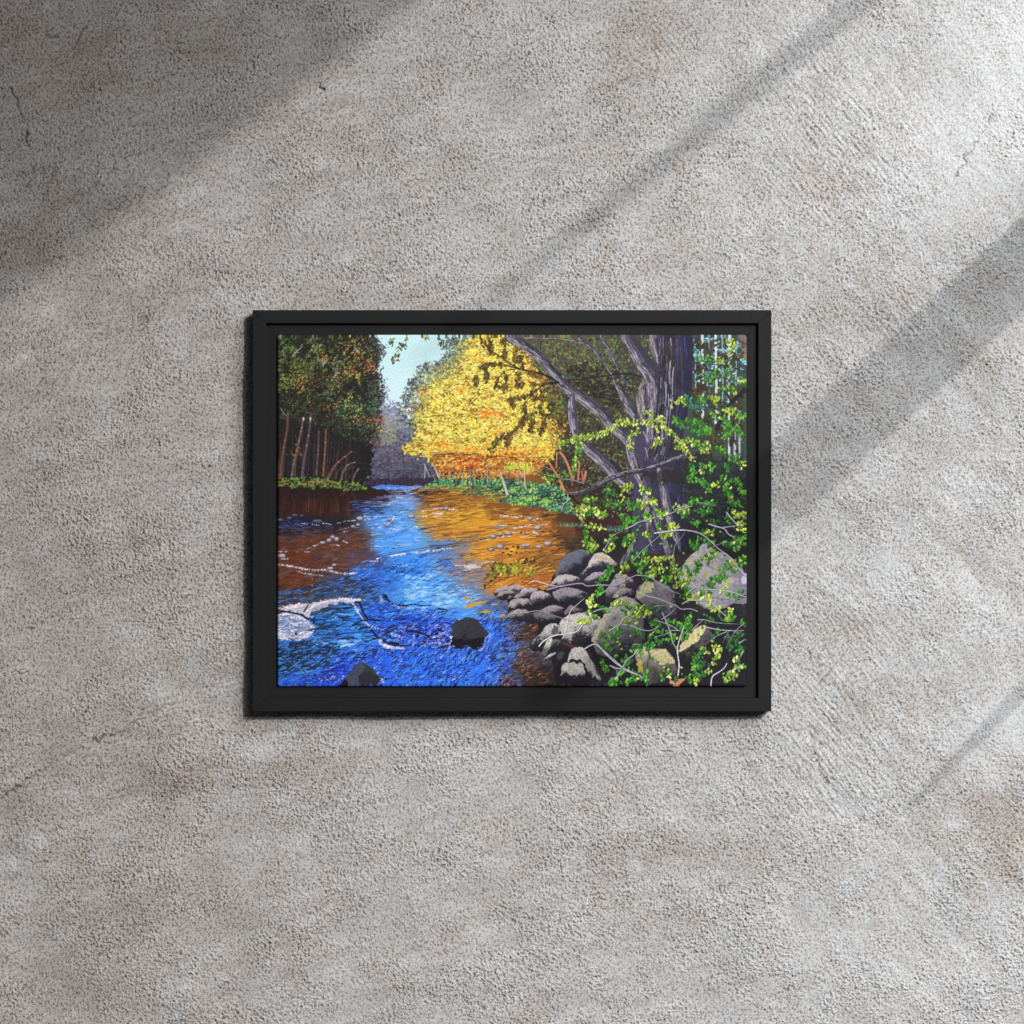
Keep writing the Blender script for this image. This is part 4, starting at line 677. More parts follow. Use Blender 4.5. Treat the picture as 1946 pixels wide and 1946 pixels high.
    scatter(rv(560, 1040, 1010, 1290), 110, [(236, 236, 246)], (.5, .8), 1, 0, 1, .9)
    # rocks standing in the stream
    poly(P('E', (150, 1250), (200, 1210), (480, 1230), (470, 1290), (400, 1345), (330, 1310), (200, 1330)), (16, 14, 24), wob=5)
    poly(P('E', (165, 1120), (210, 1075), (290, 1050), (370, 1042), (440, 1100), (520, 1190), (490, 1225), (380, 1240), (300, 1250), (200, 1240)), (44, 42, 50), wob=2, grain=.15)
    poly(P('E', (170, 1125), (215, 1082), (368, 1046), (310, 1130), (270, 1235), (200, 1225)), (58, 60, 74), .55, wob=4, col2=(44, 44, 52), ang=60, grain=.2)
    poly(P('E', (370, 1050), (330, 1150), (290, 1240), (440, 1225), (515, 1190), (440, 1105)), (50, 48, 54), .5, wob=4, grain=.2); poly(P('E', (300, 1180), (270, 1240), (330, 1240)), (26, 24, 32), .8)
    poly(P('D', (890, 1668), (960, 1560), (1060, 1460), (1100, 1458), (1180, 1510), (1240, 1600), (1245, 1668)), (50, 50, 60), wob=2, grain=.15)
    poly(P('D', (940, 1600), (1060, 1470), (1100, 1470), (1110, 1530), (1050, 1590), (1060, 1668), (940, 1668)), (66, 70, 88), .8, wob=3, grain=.2); poly(P('D', (1130, 1540), (1240, 1600), (1240, 1668), (1060, 1668), (1050, 1600)), (36, 34, 40), .85, wob=4)
    poly(P('D', (880, 1668), (920, 1610), (950, 1640), (960, 1668)), (16, 16, 30))

    # ---- light wood seen behind the big trunk, far right
    bi = P('C', (1060, 310), (1560, 310), (1560, 1500), (1060, 1300), (1040, 800))
    poly(bi, (54, 66, 60), wob=0, grain=.2)
    scatter(P('C', (1060, 310), (1540, 310), (1540, 760), (1060, 780)), 620, [(150, 214, 226), (120, 190, 206), (176, 226, 236), (90, 150, 160)], (.8, 1.9), 1.2, 0, 1.6, .9, N8, .42)
    scatter(P('C', (1060, 760), (1540, 760), (1540, 1340), (1100, 1200)), 160, [(120, 190, 206), (100, 160, 200), (84, 130, 130)], (.8, 1.7), 1.2, 0, 1.6, .85, N8, .5)
    for x, w, y0, y1, c in ((1145, 4.2, 320, 1130, (196, 192, 204)), (1268, 3.8, 320, 1180, (206, 200, 212)), (1395, 3.4, 320, 1500, (196, 192, 206)), (1490, 3, 1000, 1480, (176, 176, 192)), (1330, 2, 320, 1000, (150, 160, 170)), (1210, 1.6, 320, 900, (120, 130, 140)), (1460, 2, 500, 1000, (150, 150, 166)), (1148, 3.6, 1480, 1760, (206, 200, 216)), (1280, 2.6, 1480, 1600, (196, 192, 206)), (1440, 4, 1150, 1530, (170, 170, 186)), (1085, 1.6, 500, 820, (150, 160, 176))):
        stroke(P('C', (x, y0), (x+R.uniform(-8, 8), (y0+y1)/2), (x+R.uniform(-6, 6), y1)), w*.55, w*.55, c)
        for k in range(8): dab(*P('C', (x+R.uniform(-8, 8), R.uniform(y0, y1)))[0], 1.6, .6, .1, (90, 84, 96), .7)
    # ---- big trunks
    L_ = [(186, 178, 192), (156, 150, 168), (200, 190, 184), (158, 148, 126)]; M_ = [(104, 98, 124), (84, 78, 104), (60, 54, 76), (120, 112, 130)]; D_ = [(44, 40, 62), (34, 32, 54), (52, 50, 84), (60, 70, 130)]
    # thin dark limbs behind
    for q, ws in (([(1550, 310), (1620, 420), (1700, 560), (1740, 640), (1780, 760)], (2.6, 3, 3.4, 4)), ([(1350, 330), (1480, 420), (1600, 590), (1680, 700)], (3.2, 3, 2.6, 2.6)), ([(850, 330), (1200, 340), (1400, 380)], (1.2, 1, .8))):
        bark(P('B', *q), ws, [(92, 88, 104)], [(70, 66, 82)], [(46, 42, 56)], 26, (58, 54, 68), bw=(.4, .7))
    for q, w in (([(1160, 740), (1240, 720), (1420, 710), (1600, 680), (1800, 660), (1930, 690)], 1.6), ([(1420, 860), (1560, 850), (1700, 880)], 1.5), ([(1380, 590), (1480, 700), (1600, 780), (1720, 830)], 1.4), ([(1780, 660), (1720, 600)], 1), ([(1500, 880), (1700, 900), (1850, 960)], 1), ([(1000, 340), (1000, 500)], .9), ([(980, 620), (1080, 700), (1300, 800)], 1), ([(1380, 1060), (1500, 1040), (1600, 1080)], .8)):
        stroke(smooth(P('B', *q), 4), w*.6, w, (30, 26, 30), .9)
    # long leaning limb from upper left, foot passes behind the trunk
    bark(P('B', (700, 300), (850, 400), (1000, 520), (1120, 660), (1250, 800), (1400, 900), (1540, 1010), (1660, 1140), (1760, 1230), (1850, 1350), (1960, 1490)), (8, 9, 8.5, 9, 9.5, 9.5, 10.5, 11, 10, 9, 9), [(156, 148, 158), (176, 166, 168), (116, 108, 120)], [(92, 84, 98), (76, 70, 84)], [(44, 38, 60), (36, 32, 52)], 330, (72, 66, 78), lit=-1)
    bark(P('B', (1290, 870), (1290, 980), (1305, 1100), (1330, 1220), (1400, 1320), (1520, 1440), (1640, 1550), (1760, 1680), (1850, 1760)), (5.5, 7.5, 8.5, 8, 8, 10, 11, 9, 7), [(170, 160, 182), (190, 176, 170), (130, 122, 150)], [(104, 94, 112), (84, 76, 96)], [(40, 36, 54), (50, 52, 84)], 300, (80, 74, 84), lit=-1)
    bark(P('C', (320, 720), (380, 800), (430, 900), (480, 1000), (540, 1080)), (2, 5, 8, 9, 10), L_, M_, D_, 130, (62, 56, 80))
    # main trunk
    tr = P('C', (650, 300), (1062, 300), (1062, 500), (1050, 700), (1030, 900), (990, 1100), (960, 1300), (950, 1450), (950, 1600), (990, 1800), (1010, 1960), (1010, 2260), (900, 2330), (760, 2330), (640, 2330), (480, 2330), (500, 2100), (500, 1900), (470, 1700), (450, 1450), (500, 1280), (560, 1150), (600, 1000), (640, 860), (700, 700), (720, 560), (660, 460))
    poly(tr, (66, 60, 84), wob=2, col2=(32, 30, 50), ang=5)
    poly(P('C', (380, 310), (520, 310), (640, 470), (720, 600), (700, 800), (640, 720), (560, 560), (450, 420)), (56, 52, 66), wob=1)
    bark(P('C', (420, 310), (500, 440), (580, 570), (660, 680), (700, 800), (700, 960), (690, 1100), (660, 1300)), (7, 9, 10, 12, 15, 15, 12, 8), [(180, 172, 188), (156, 146, 160), (140, 120, 110)], [(120, 112, 134), (96, 90, 112)], [(60, 54, 74), (44, 40, 60)], 420, (84, 78, 98), L=(.04, .14))
    bark(P('C', (700, 320), (700, 420), (740, 520), (760, 590)), (9, 9, 6, 2), [(180, 170, 180), (160, 150, 130), (170, 150, 60)], [(120, 112, 130)], [(50, 46, 66)], 110, (76, 70, 88), L=(.1, .35))
    bark(P('C', (600, 760), (590, 880), (600, 1000), (600, 1080)), (6, 12, 11, 8), [(186, 176, 160), (170, 160, 130)], [(140, 130, 110), (160, 140, 60), (110, 104, 120)], [(70, 62, 80)], 190, (112, 104, 100), L=(.1, .3))
    bark(P('C', (840, 320), (850, 700), (830, 1000), (790, 1300), (740, 1500)), (22, 24, 24, 27, 30), [(138, 130, 152), (96, 88, 110), (52, 46, 62)], [(84, 78, 104), (52, 46, 68), (44, 40, 60)], [(34, 32, 54), (44, 44, 76)], 620, (56, 50, 72), L=(.03, .1), bw=(.35, .75))
    for q in ([(850, 540), (840, 640), (845, 760)], [(880, 600), (870, 700), (870, 860)], [(800, 740), (810, 850), (800, 960)], [(830, 850), (835, 960)], [(760, 1060), (770, 1180), (760, 1320)], [(850, 330), (860, 400)], [(600, 1200), (640, 1290)], [(870, 880), (855, 990)], [(720, 480), (735, 570)], [(780, 1120), (775, 1300)], [(820, 1000), (812, 1130)], [(620, 1350), (640, 1440)], [(680, 1100), (680, 1260)]): stroke(smooth(P('C', *q), 4), .9, .6, (168, 160, 190), .95)
    for q in ([(980, 330), (985, 460)], [(910, 340), (915, 620)], [(965, 640), (955, 740)], [(965, 820), (955, 870)], [(915, 960), (905, 1060)], [(1000, 420), (1000, 520)], [(820, 1600), (850, 1760)], [(965, 1700), (975, 1840)], [(930, 1800), (920, 1860)], [(900, 430), (905, 500)]): stroke(P('C', *q), .8, .5, (66, 84, 156), .85)
    # lower roots
    bark(P('C', (470, 1280), (500, 1420), (540, 1550), (600, 1680), (640, 1850), (650, 1990), (660, 2150), (700, 2300)), (10, 10, 9, 10, 8, 7, 7, .5), L_+[(170, 140, 100)], M_, D_, 360, (84, 76, 94), L=(.03, .12))
    bark(P('C', (740, 1500), (760, 1600), (790, 1750), (820, 1900), (850, 2040), (900, 2160), (940, 2310)), (1, 8, 8, 8, 6, 7, .5), L_+[(190, 176, 140), (160, 150, 60)], M_, D_, 280, (84, 76, 90), L=(.03, .12))
    bark(P('F', (530, 330), (470, 430), (400, 560)), (5, 6, 5), [(92, 86, 110)], [(66, 60, 84)], [(36, 32, 48)], 50, (48, 42, 60)); bark(P('F', (690, 0), (760, 200), (830, 400), (840, 520)), (9, 8, 8, 9), [(60, 56, 84)], [(44, 40, 62)], [(34, 32, 52)], 90, (36, 34, 52))
    dab(*P('C', (310, 1480))[0], 5, 3.4, .4, (30, 24, 30)); stroke(P('C', (310, 1480), (400, 1570)), 4, 5, (40, 36, 52), .8)
    poly(P('C', (560, 1580), (700, 1560), (960, 1560), (980, 1680), (840, 1700), (640, 1640)), (38, 30, 28), .7, wob=8)
    # edge limb top right
    poly(P('C', (1475, 315), (1545, 315), (1545, 560), (1510, 460)), (110, 96, 96), wob=1, col2=(130, 110, 84))
    # ---- dark understory right of the trunk
    und = P('C', (960, 1440), (1080, 1400), (1545, 1480), (1545, 2400), (1020, 2350), (1000, 1900), (960, 1650))
    poly(und, (30, 30, 38), .86, wob=10)
    scatter(und, 260, [(38, 48, 36), (44, 40, 48), (30, 40, 40)], (1.5, 3.4), 1.3, 0, 1.6, .7)
    poly(P('C', (100, 1740), (480, 1700), (500, 1900), (480, 2100), (60, 2050), (-60, 1900)), (44, 24, 30), .55, wob=10)
    ripple(P('F', (-30, 130), (420, 120), (480, 240), (-60, 230)), 60, [(70, 30, 34), (50, 30, 32), (84, 40, 40)], (8, 20), (.6, 1.2), 0, .1, .7, .5)
    for x in range(1170, 1430, 9):
        stroke(P('E', (x, 195+R.uniform(-10, 12)), (x+R.uniform(-6, 6), 165+R.uniform(-10, 10))), .6, .4, pick([(90, 150, 110), (120, 170, 130), (60, 100, 80)]))
    for x in range(1620, 1760, 9): stroke(P('E', (x, 240+R.uniform(-10, 12)), (x+R.uniform(-6, 6), 190+R.uniform(-14, 14))), .6, .4, pick([(90, 160, 140), (70, 110, 100)]))
    scatter(P('B', (1280, 1780), (1700, 1760), (1900, 1880), (1900, 1990), (1400, 1990)), 160, [(70, 110, 60), (120, 160, 110), (46, 70, 50)], (.9, 1.8), 1.4, 0, 1.5, .9)

    for zn in (P('C', (960, 1440), (1545, 1400), (1545, 2300), (1100, 2300), (1010, 1900)), P('F', (400, 480), (900, 400), (1535, 900), (1535, 1660), (200, 1660), (500, 900))):
        scatter(zn, 520, [(38, 62, 38), (46, 74, 42), (30, 48, 34), (50, 66, 50), (44, 48, 60)], (1.6, 3.2), 1.3, 0, 1.6, .75, leaf=True)
    # ---- boulders
    def rock(k, pts, lit, dark, ang=70, cr=None, gr=.22):
        ml = sum(lit)/3; lit = tuple(.55*v+.45*w_ for v, w_ in zip(lit, (ml*1.04, ml*1.0, ml*.93)))
        q = P(k, *pts); q = smooth(q+[q[0]], 3)[:-1]; sh = [(x+1.4, y+2) for x, y in q]
        poly(sh, (18, 14, 22), .9, wob=2); big = max(p[0] for p in q)-min(p[0] for p in q) > 85
        poly(q, tuple(min(255, v*1.16) for v in lit) if not big else tuple(min(255, v*1.1) for v in lit), 1, 1.2, tuple(v*.8 for v in dark) if not big else dark, ang, gr, 0 if big else .5)
        for i in range(len(q)):
            pass
        if cr: poly(P(k, *cr[0]), cr[1], .85, 4, grain=.3)
    poly(P('E', (560, 800), (700, 900), (700, 1040), (900, 1090), (1000, 1100), (900, 1330), (1100, 1420), (1130, 1668), (1930, 1668), (1930, 600), (1100, 640), (1080, 780)), (26, 20, 28), .92, wob=4)
    poly(P('F', (-60, 560), (500, 560), (900, 560), (1545, 300), (1545, 1680), (-60, 1680)), (25, 22, 30), .55, wob=6)
    poly(P('F', (400, 560), (560, 700), (520, 880), (440, 820)), (56, 26, 34), .6, wob=5); poly(P('F', (100, 1330), (230, 1640), (180, 1500), (60, 1320)), (84, 30, 32), .8, wob=4)
    rock('E', [(1130, 670), (1170, 540), (1240, 460), (1370, 408), (1440, 430), (1510, 480), (1470, 560), (1380, 640), (1200, 660)], (74, 80, 108), (36, 36, 50), 60)
    rock('E', [(1340, 660), (1420, 580), (1500, 450), (1600, 452), (1660, 500), (1710, 550), (1600, 620), (1450, 680), (1380, 700)], (160, 148, 150), (40, 40, 58), 75, ([(1500, 455), (1600, 455), (1700, 548), (1620, 540), (1560, 490), (1490, 500)], (168, 158, 132)))
    rock('E', [(1400, 700), (1450, 650), (1530, 620), (1600, 640), (1570, 700), (1480, 740), (1420, 730)], (130, 118, 138), (44, 40, 54), 75)
    rock('E', [(1070, 780), (1110, 700), (1190, 650), (1290, 645), (1370, 680), (1405, 720), (1360, 750), (1240, 760), (1150, 780)], (148, 138, 142), (50, 44, 58), 75)
    rock('E', [(1110, 800), (1200, 770), (1300, 770), (1430, 810), (1480, 840), (1420, 900), (1300, 920), (1180, 900), (1130, 860)], (112, 104, 124), (30, 28, 40), 80)
    rock('E', [(550, 820), (610, 770), (690, 750), (720, 770), (660, 810), (590, 840)], (140, 124, 134), (56, 44, 54), 80)
    rock('E', [(690, 800), (720, 750), (790, 740), (850, 770), (860, 800), (800, 820)], (140, 124, 134), (50, 42, 54), 80)
    rock('E', [(580, 850), (640, 800), (740, 800), (800, 810), (780, 840), (700, 860), (620, 870)], (132, 116, 128), (44, 36, 48), 80)
    rock('E', [(790, 830), (840, 775), (930, 765), (980, 800), (900, 850), (820, 860)], (146, 130, 138), (50, 42, 54), 80)
    rock('E', [(690, 870), (710, 840), (750, 850), (740, 880)], (110, 96, 108), (44, 36, 48)); rock('E', [(750, 860), (790, 825), (850, 830), (870, 860), (800, 875)], (130, 114, 126), (44, 36, 48))
    rock('E', [(890, 880), (930, 810), (1010, 795), (1080, 830), (1130, 880), (1040, 910), (940, 930)], (140, 130, 140), (38, 30, 40), 80)
    rock('E', [(695, 940), (730, 880), (810, 862), (890, 880), (930, 960), (850, 965), (760, 960)], (136, 124, 132), (34, 28, 36), 80)
    rock('E', [(685, 1030), (740, 980), (830, 965), (920, 1000), (960, 1040), (850, 1070), (740, 1060)], (132, 112, 124), (46, 36, 46), 80)
    rock('E', [(1000, 970), (1060, 940), (1130, 930), (1230, 965), (1200, 1010), (1100, 1020)], (120, 106, 122), (40, 34, 44), 80)
    rock('E', [(930, 1000), (1000, 980), (1100, 1020), (1200, 1060), (1160, 1090), (1060, 1080), (980, 1120)], (86, 84, 104), (30, 26, 36), 80)
    rock('E', [(1220, 990), (1270, 925), (1330, 950), (1440, 995), (1340, 1010), (1230, 1030)], (106, 88, 104), (40, 30, 40), 70)
    rock('E', [(1170, 1110), (1210, 1050), (1300, 1010), (1420, 1000), (1550, 1040), (1540, 1120), (1490, 1200), (1460, 1320), (1330, 1320), (1230, 1260), (1190, 1180)], (150, 146, 146), (36, 34, 44), 72)
    rock('E', [(1480, 1230), (1520, 1130), (1590, 1020), (1660, 930), (1720, 870), (1800, 850), (1880, 890), (1950, 980), (1960, 1260), (1900, 1330), (1700, 1390), (1560, 1400), (1500, 1330)], (146, 144, 138), (34, 32, 42), 62)
    poly(P('E', (1482, 1240), (1520, 1130), (1600, 1010), (1640, 1005), (1580, 1130), (1530, 1250), (1500, 1320)), (176, 162, 144), .85, wob=4, grain=.25)
    poly(P('E', (1490, 1270), (1530, 1260), (1520, 1380)), (96, 100, 130), .7, wob=4)
    rock('E', [(890, 1320), (930, 1250), (990, 1200), (1060, 1120), (1120, 1097), (1180, 1130), (1160, 1200), (1060, 1240), (1010, 1330), (950, 1350)], (138, 138, 140), (34, 32, 44), 80)
    poly(P('E', (1110, 1105), (1170, 1130), (1165, 1190), (1100, 1200)), (60, 62, 68), .8, wob=3)
    rock('E', [(1000, 1380), (1040, 1290), (1080, 1235), (1110, 1240), (1090, 1330), (1040, 1400)], (158, 156, 144), (110, 106, 108), 80); rock('E', [(1110, 1250), (1190, 1255), (1180, 1310), (1110, 1320), (1080, 1360)], (76, 82, 84), (34, 34, 42))
    rock('E', [(1020, 1450), (1060, 1400), (1120, 1370), (1140, 1375), (1080, 1420)], (150, 144, 140), (110, 106, 112))
    poly(P('E', (1200, 1260), (1260, 1290), (1330, 1310), (1300, 1330), (1220, 1300)), (90, 44, 54), .8); poly(P('E', (1140, 1400), (1200, 1360), (1230, 1400), (1180, 1450)), (70, 90, 84), .6, wob=5)
    rock('E', [(1250, 1450), (1270, 1370), (1300, 1325), (1390, 1322), (1430, 1370), (1470, 1440), (1530, 1540), (1560, 1640), (1500, 1600), (1430, 1540), (1400, 1460)], (160, 152, 152), (70, 64, 78), 60)
    rock('E', [(1170, 1620), (1190, 1560), (1200, 1490), (1250, 1460), (1380, 1465), (1410, 1550), (1400, 1620), (1300, 1650)], (158, 150, 148), (30, 28, 38), 88)
    poly(P('E', (1250, 1455), (1290, 1420), (1380, 1440), (1390, 1470), (1280, 1462)), (20, 16, 24), .95, wob=3)
    poly(P('E', (1390, 1400), (1420, 1380), (1540, 1590), (1560, 1640), (1500, 1590), (1430, 1520)), (160, 156, 146), .8, wob=4, grain=.25)
    rock('F', [(250, 780), (300, 720), (360, 635), (440, 650), (500, 690), (545, 760), (480, 790), (400, 760), (330, 850), (260, 915)], (122, 108, 122), (50, 42, 58), 60, ([(370, 640), (430, 650), (440, 672), (390, 662)], (160, 150, 96)))
    rock('F', [(310, 860), (360, 790), (420, 760), (510, 790), (530, 830), (440, 850)], (116, 104, 112), (50, 40, 54), 60)
    rock('F', [(520, 870), (545, 770), (600, 720), (690, 705), (790, 720), (880, 800), (900, 900), (915, 1100), (880, 1170), (700, 1170), (640, 1080), (600, 920)], (92, 86, 104), (50, 44, 58), 75)
    poly(P('F', (530, 850), (550, 770), (600, 722), (690, 712), (680, 790), (640, 830), (560, 870)), (176, 170, 128), .9, wob=5, grain=.25); poly(P('F', (700, 712), (790, 725), (830, 780), (760, 790), (700, 740)), (130, 126, 120), .8, wob=5)
    rock('F', [(135, 1230), (150, 1180), (190, 1080), (260, 990), (330, 890), (400, 850), (470, 860), (540, 910), (590, 980), (605, 1130), (615, 1250), (520, 1290), (350, 1280), (200, 1330)], (146, 142, 138), (50, 48, 56), 62)
    poly(P('F', (130, 1280), (140, 1190), (200, 1070), (260, 1005), (250, 1080), (190, 1190), (160, 1300)), (180, 166, 142), .85, wob=4, grain=.2)
    # large pale boulder at the right
    rock('F', [(930, 600), (1000, 510), (1080, 430), (1150, 355), (1190, 360), (1260, 420), (1340, 440), (1430, 500), (1540, 640), (1560, 900), (1440, 910), (1340, 960), (1220, 970), (1110, 930), (1050, 840), (990, 760), (930, 700)], (150, 144, 154), (118, 112, 126), 40)
    poly(P('F', (930, 600), (1010, 510), (1090, 440), (1100, 500), (1040, 560), (980, 590)), (186, 176, 150), .7, wob=5, grain=.2); poly(P('F', (1020, 600), (1250, 560), (1420, 690), (1380, 760), (1200, 700)), (180, 172, 166), .55, wob=8)
    for q in ([(1190, 560), (1260, 590), (1320, 560)], [(1240, 850), (1300, 870), (1400, 880), (1430, 910)], [(1280, 480), (1360, 520), (1440, 560)], [(1000, 760), (1100, 800), (1120, 900)], [(1260, 640), (1340, 680), (1430, 650)]): stroke(smooth(P('F', *q), 4), .6, .4, (70, 62, 76), .8)
    for x, y in ((1175, 640), (1380, 715), (1165, 660), (1390, 700)): dab(*P('F', (x, y))[0], 4, 4.4, 0, (170, 160, 60), .55)
    poly(P('F', (1440, 600), (1540, 640), (1545, 920), (1480, 900)), (104, 98, 118), .5, wob=8); poly(P('F', (1100, 920), (1220, 960), (1180, 985), (1110, 950)), (60, 40, 50), .6, wob=3)
    dab(*P('F', (1525, 695))[0], 4, 8, 0, (176, 168, 184))
    rock('F', [(915, 1350), (960, 1260), (1040, 1160), (1160, 1118), (1220, 1170), (1230, 1240), (1130, 1400), (1020, 1500), (930, 1450)], (70, 64, 72), (28, 26, 32), 70)
    poly(P('F', (920, 1350), (950, 1280), (1020, 1200), (1100, 1140), (1165, 1116), (1170, 1160), (1120, 1240), (1020, 1320), (950, 1350)), (188, 176, 128), 1, wob=3, grain=.2)
    rock('F', [(500, 1290), (560, 1285), (640, 1330), (700, 1330), (800, 1340), (860, 1390), (900, 1480), (910, 1560), (820, 1610), (700, 1660), (600, 1640), (560, 1540), (530, 1420)], (150, 142, 124), (40, 36, 40), 78)
    poly(P('F', (670, 1340), (800, 1345), (860, 1395), (885, 1470), (800, 1480), (720, 1450), (670, 1390)), (184, 174, 122), .85, wob=5, grain=.25); poly(P('F', (505, 1290), (560, 1290), (640, 1340), (640, 1400), (560, 1400), (540, 1350)), (180, 168, 120), .8, wob=4); poly(P('F', (535, 1430), (580, 1440), (590, 1560), (560, 1540)), (176, 160, 60), .7, wob=4)
    stroke(smooth(P('F', (640, 1350), (655, 1400), (640, 1450), (640, 1560)), 4), 1, .6, (34, 28, 34)); stroke(P('F', (655, 1400), (700, 1450)), .8, .4, (34, 28, 34)); dab(*P('F', (580, 1460))[0], 2.5, 5, 0, (176, 170, 60), .7)
    poly(P('F', (840, 1640), (900, 1620), (950, 1600), (1010, 1592), (960, 1630), (940, 1668), (850, 1668)), (180, 120, 84), wob=3)
    poly(P('F', (1140, 1400), (1250, 1280), (1250, 1400), (1160, 1480)), (40, 28, 34), .6, wob=4)

    # ---- drooping dark sprays on the upper limb
    dkl = dkl_
    for q, w in (([(1160, 740), (1080, 690), (960, 650), (820, 620), (720, 570), (640, 510), (560, 460), (500, 400), (440, 340)], 2), ([(800, 620), (700, 590), (600, 570), (500, 565), (440, 600), (400, 680)], 1.2), ([(1140, 740), (1050, 760), (960, 810), (860, 870), (720, 890)], 1.6), ([(1160, 740), (1060, 760)], 2.4), ([(760, 620), (680, 630), (620, 690), (600, 760)], .8), ([(980, 800), (900, 880), (840, 950), (820, 1050)], 1)):
        stroke(smooth(P('B', *q), 4), w, w*.4, (36, 26, 30))
    for q, n in (([(440, 330), (520, 430), (560, 470)], 22), ([(400, 690), (400, 760)], 22), ([(440, 600), (500, 640), (500, 720)], 22), ([(440, 590), (560, 570), (640, 580)], 18), ([(600, 700), (590, 790)], 16), ([(660, 660), (680, 740), (650, 800)], 24), ([(770, 430), (760, 540), (820, 500)], 26), ([(820, 500), (830, 600)], 18), ([(680, 440), (660, 520)], 14), ([(800, 650), (780, 770), (830, 750)], 30), ([(900, 650), (960, 680)], 14), ([(540, 360), (530, 430)], 14), ([(640, 340), (680, 420)], 12),
                 ([(720, 890), (750, 980)], 20), ([(740, 890), (860, 870)], 20), ([(920, 820), (940, 900), (1000, 860)], 26), ([(1000, 800), (1020, 900), (980, 980)], 26), ([(860, 930), (850, 1060), (820, 1130)], 46), ([(900, 1040), (920, 1120), (900, 1190)], 26), ([(1020, 1000), (1030, 1120), (1000, 1220)], 34), ([(820, 1120), (760, 1180), (700, 1230), (620, 1260), (560, 1330), (540, 1380)], 44), ([(700, 1220), (690, 1330)], 20), ([(1060, 780), (1080, 900), (1120, 960)], 26), ([(1100, 960), (1160, 1020), (1180, 1160)], 36), ([(920, 760), (1060, 740)], 16), ([(900, 1040), (1000, 1020), (1080, 1060)], 20)):
        spray(P('B', *q), int(n*1.7), dkl, (1.7, 3), 5, (50, 38, 34), .6, .5)
    scatter(P('B', (1000, 760), (1180, 800), (1230, 1000), (1200, 1200), (1060, 1000)), 170, [(60, 54, 36), (44, 38, 34), (96, 100, 50), (120, 130, 60)], (1.4, 2.6), 1.3, 0, 1.6, .9)
    spray(P('B', (540, 1380), (560, 1330), (620, 1270)), 9, [(150, 160, 50)], (1.4, 2.4), 4); spray(P('B', (900, 1040), (960, 1080), (800, 1010)), 10, [(120, 136, 50)], (1.4, 2.2), 5)
    # sprig against the sky
    for q, n in (([(1500, 320), (1480, 400), (1420, 440), (1380, 500), (1370, 570)], 32), ([(1380, 330), (1350, 370), (1370, 400)], 14), ([(1440, 380), (1480, 390)], 8), ([(1650, 320), (1700, 330)], 7), ([(1790, 330), (1830, 350), (1800, 380)], 12), ([(1420, 460), (1410, 540)], 6)):
        spray(P('A', *q), n, [(70, 66, 50), (56, 52, 44), (150, 160, 60), (120, 130, 56)], (1.6, 2.8), 4, (80, 76, 60), .5)
    # ---- bright green leaves
    yg = [(168, 186, 62), (148, 172, 54), (186, 196, 90), (126, 158, 50), (200, 206, 124), (96, 132, 46)]; gr = [(78, 146, 44), (62, 126, 38), (92, 158, 52), (48, 104, 36), (54, 114, 40)]; dg = [(46, 96, 48), (38, 76, 44), (56, 110, 50)]
    teal = [(66, 126, 96), (56, 110, 90)]; bw_ = [(56, 46, 28), (44, 36, 28), (70, 60, 34)]
    scatter(P('C', (1080, 330), (1540, 330), (1540, 1400), (1060, 1330)), 330, bw_+[(50, 60, 34)], (2, 3.6), 1.3, 0, 1.6, .95, N20, .45, leaf=True)
    for bx, by, n in ((1130, 400, 14), (1240, 380, 16), (1330, 480, 16), (1130, 600, 12), (1280, 680, 14), (1150, 780, 34), (1090, 820, 20), (1100, 1000, 20), (1160, 1080, 20), (1280, 1180, 30), (1250, 1260, 20), (1450, 880, 26), (1380, 1000, 14), (1500, 820, 20), (1220, 1340, 14), (1160, 1400, 14), (1470, 480, 10)):
        spray(P('C', (bx-24, by), (bx+24, by)), n, bw_, (2, 3.6), 7)
    for q, w in (([(1180, 570), (1300, 580), (1420, 600), (1535, 640)], 1.3), ([(1535, 790), (1480, 860), (1400, 940), (1330, 1060), (1280, 1180)], 3.6), ([(1460, 960), (1430, 1120), (1440, 1260), (1400, 1330)], 1.6), ([(1530, 820), (1420, 920)], 4.4), ([(960, 1670), (1060, 1700), (1160, 1760), (1260, 1800), (1400, 1860), (1530, 1930)], 1.8), ([(1130, 1690), (1170, 1750)], 1), ([(1400, 930), (1250, 930), (1050, 950)], .8), ([(1110, 330), (1080, 370)], 1.6)):
        stroke(smooth(P('C', *q), 4), w*.5, w, (30, 26, 36), .95)
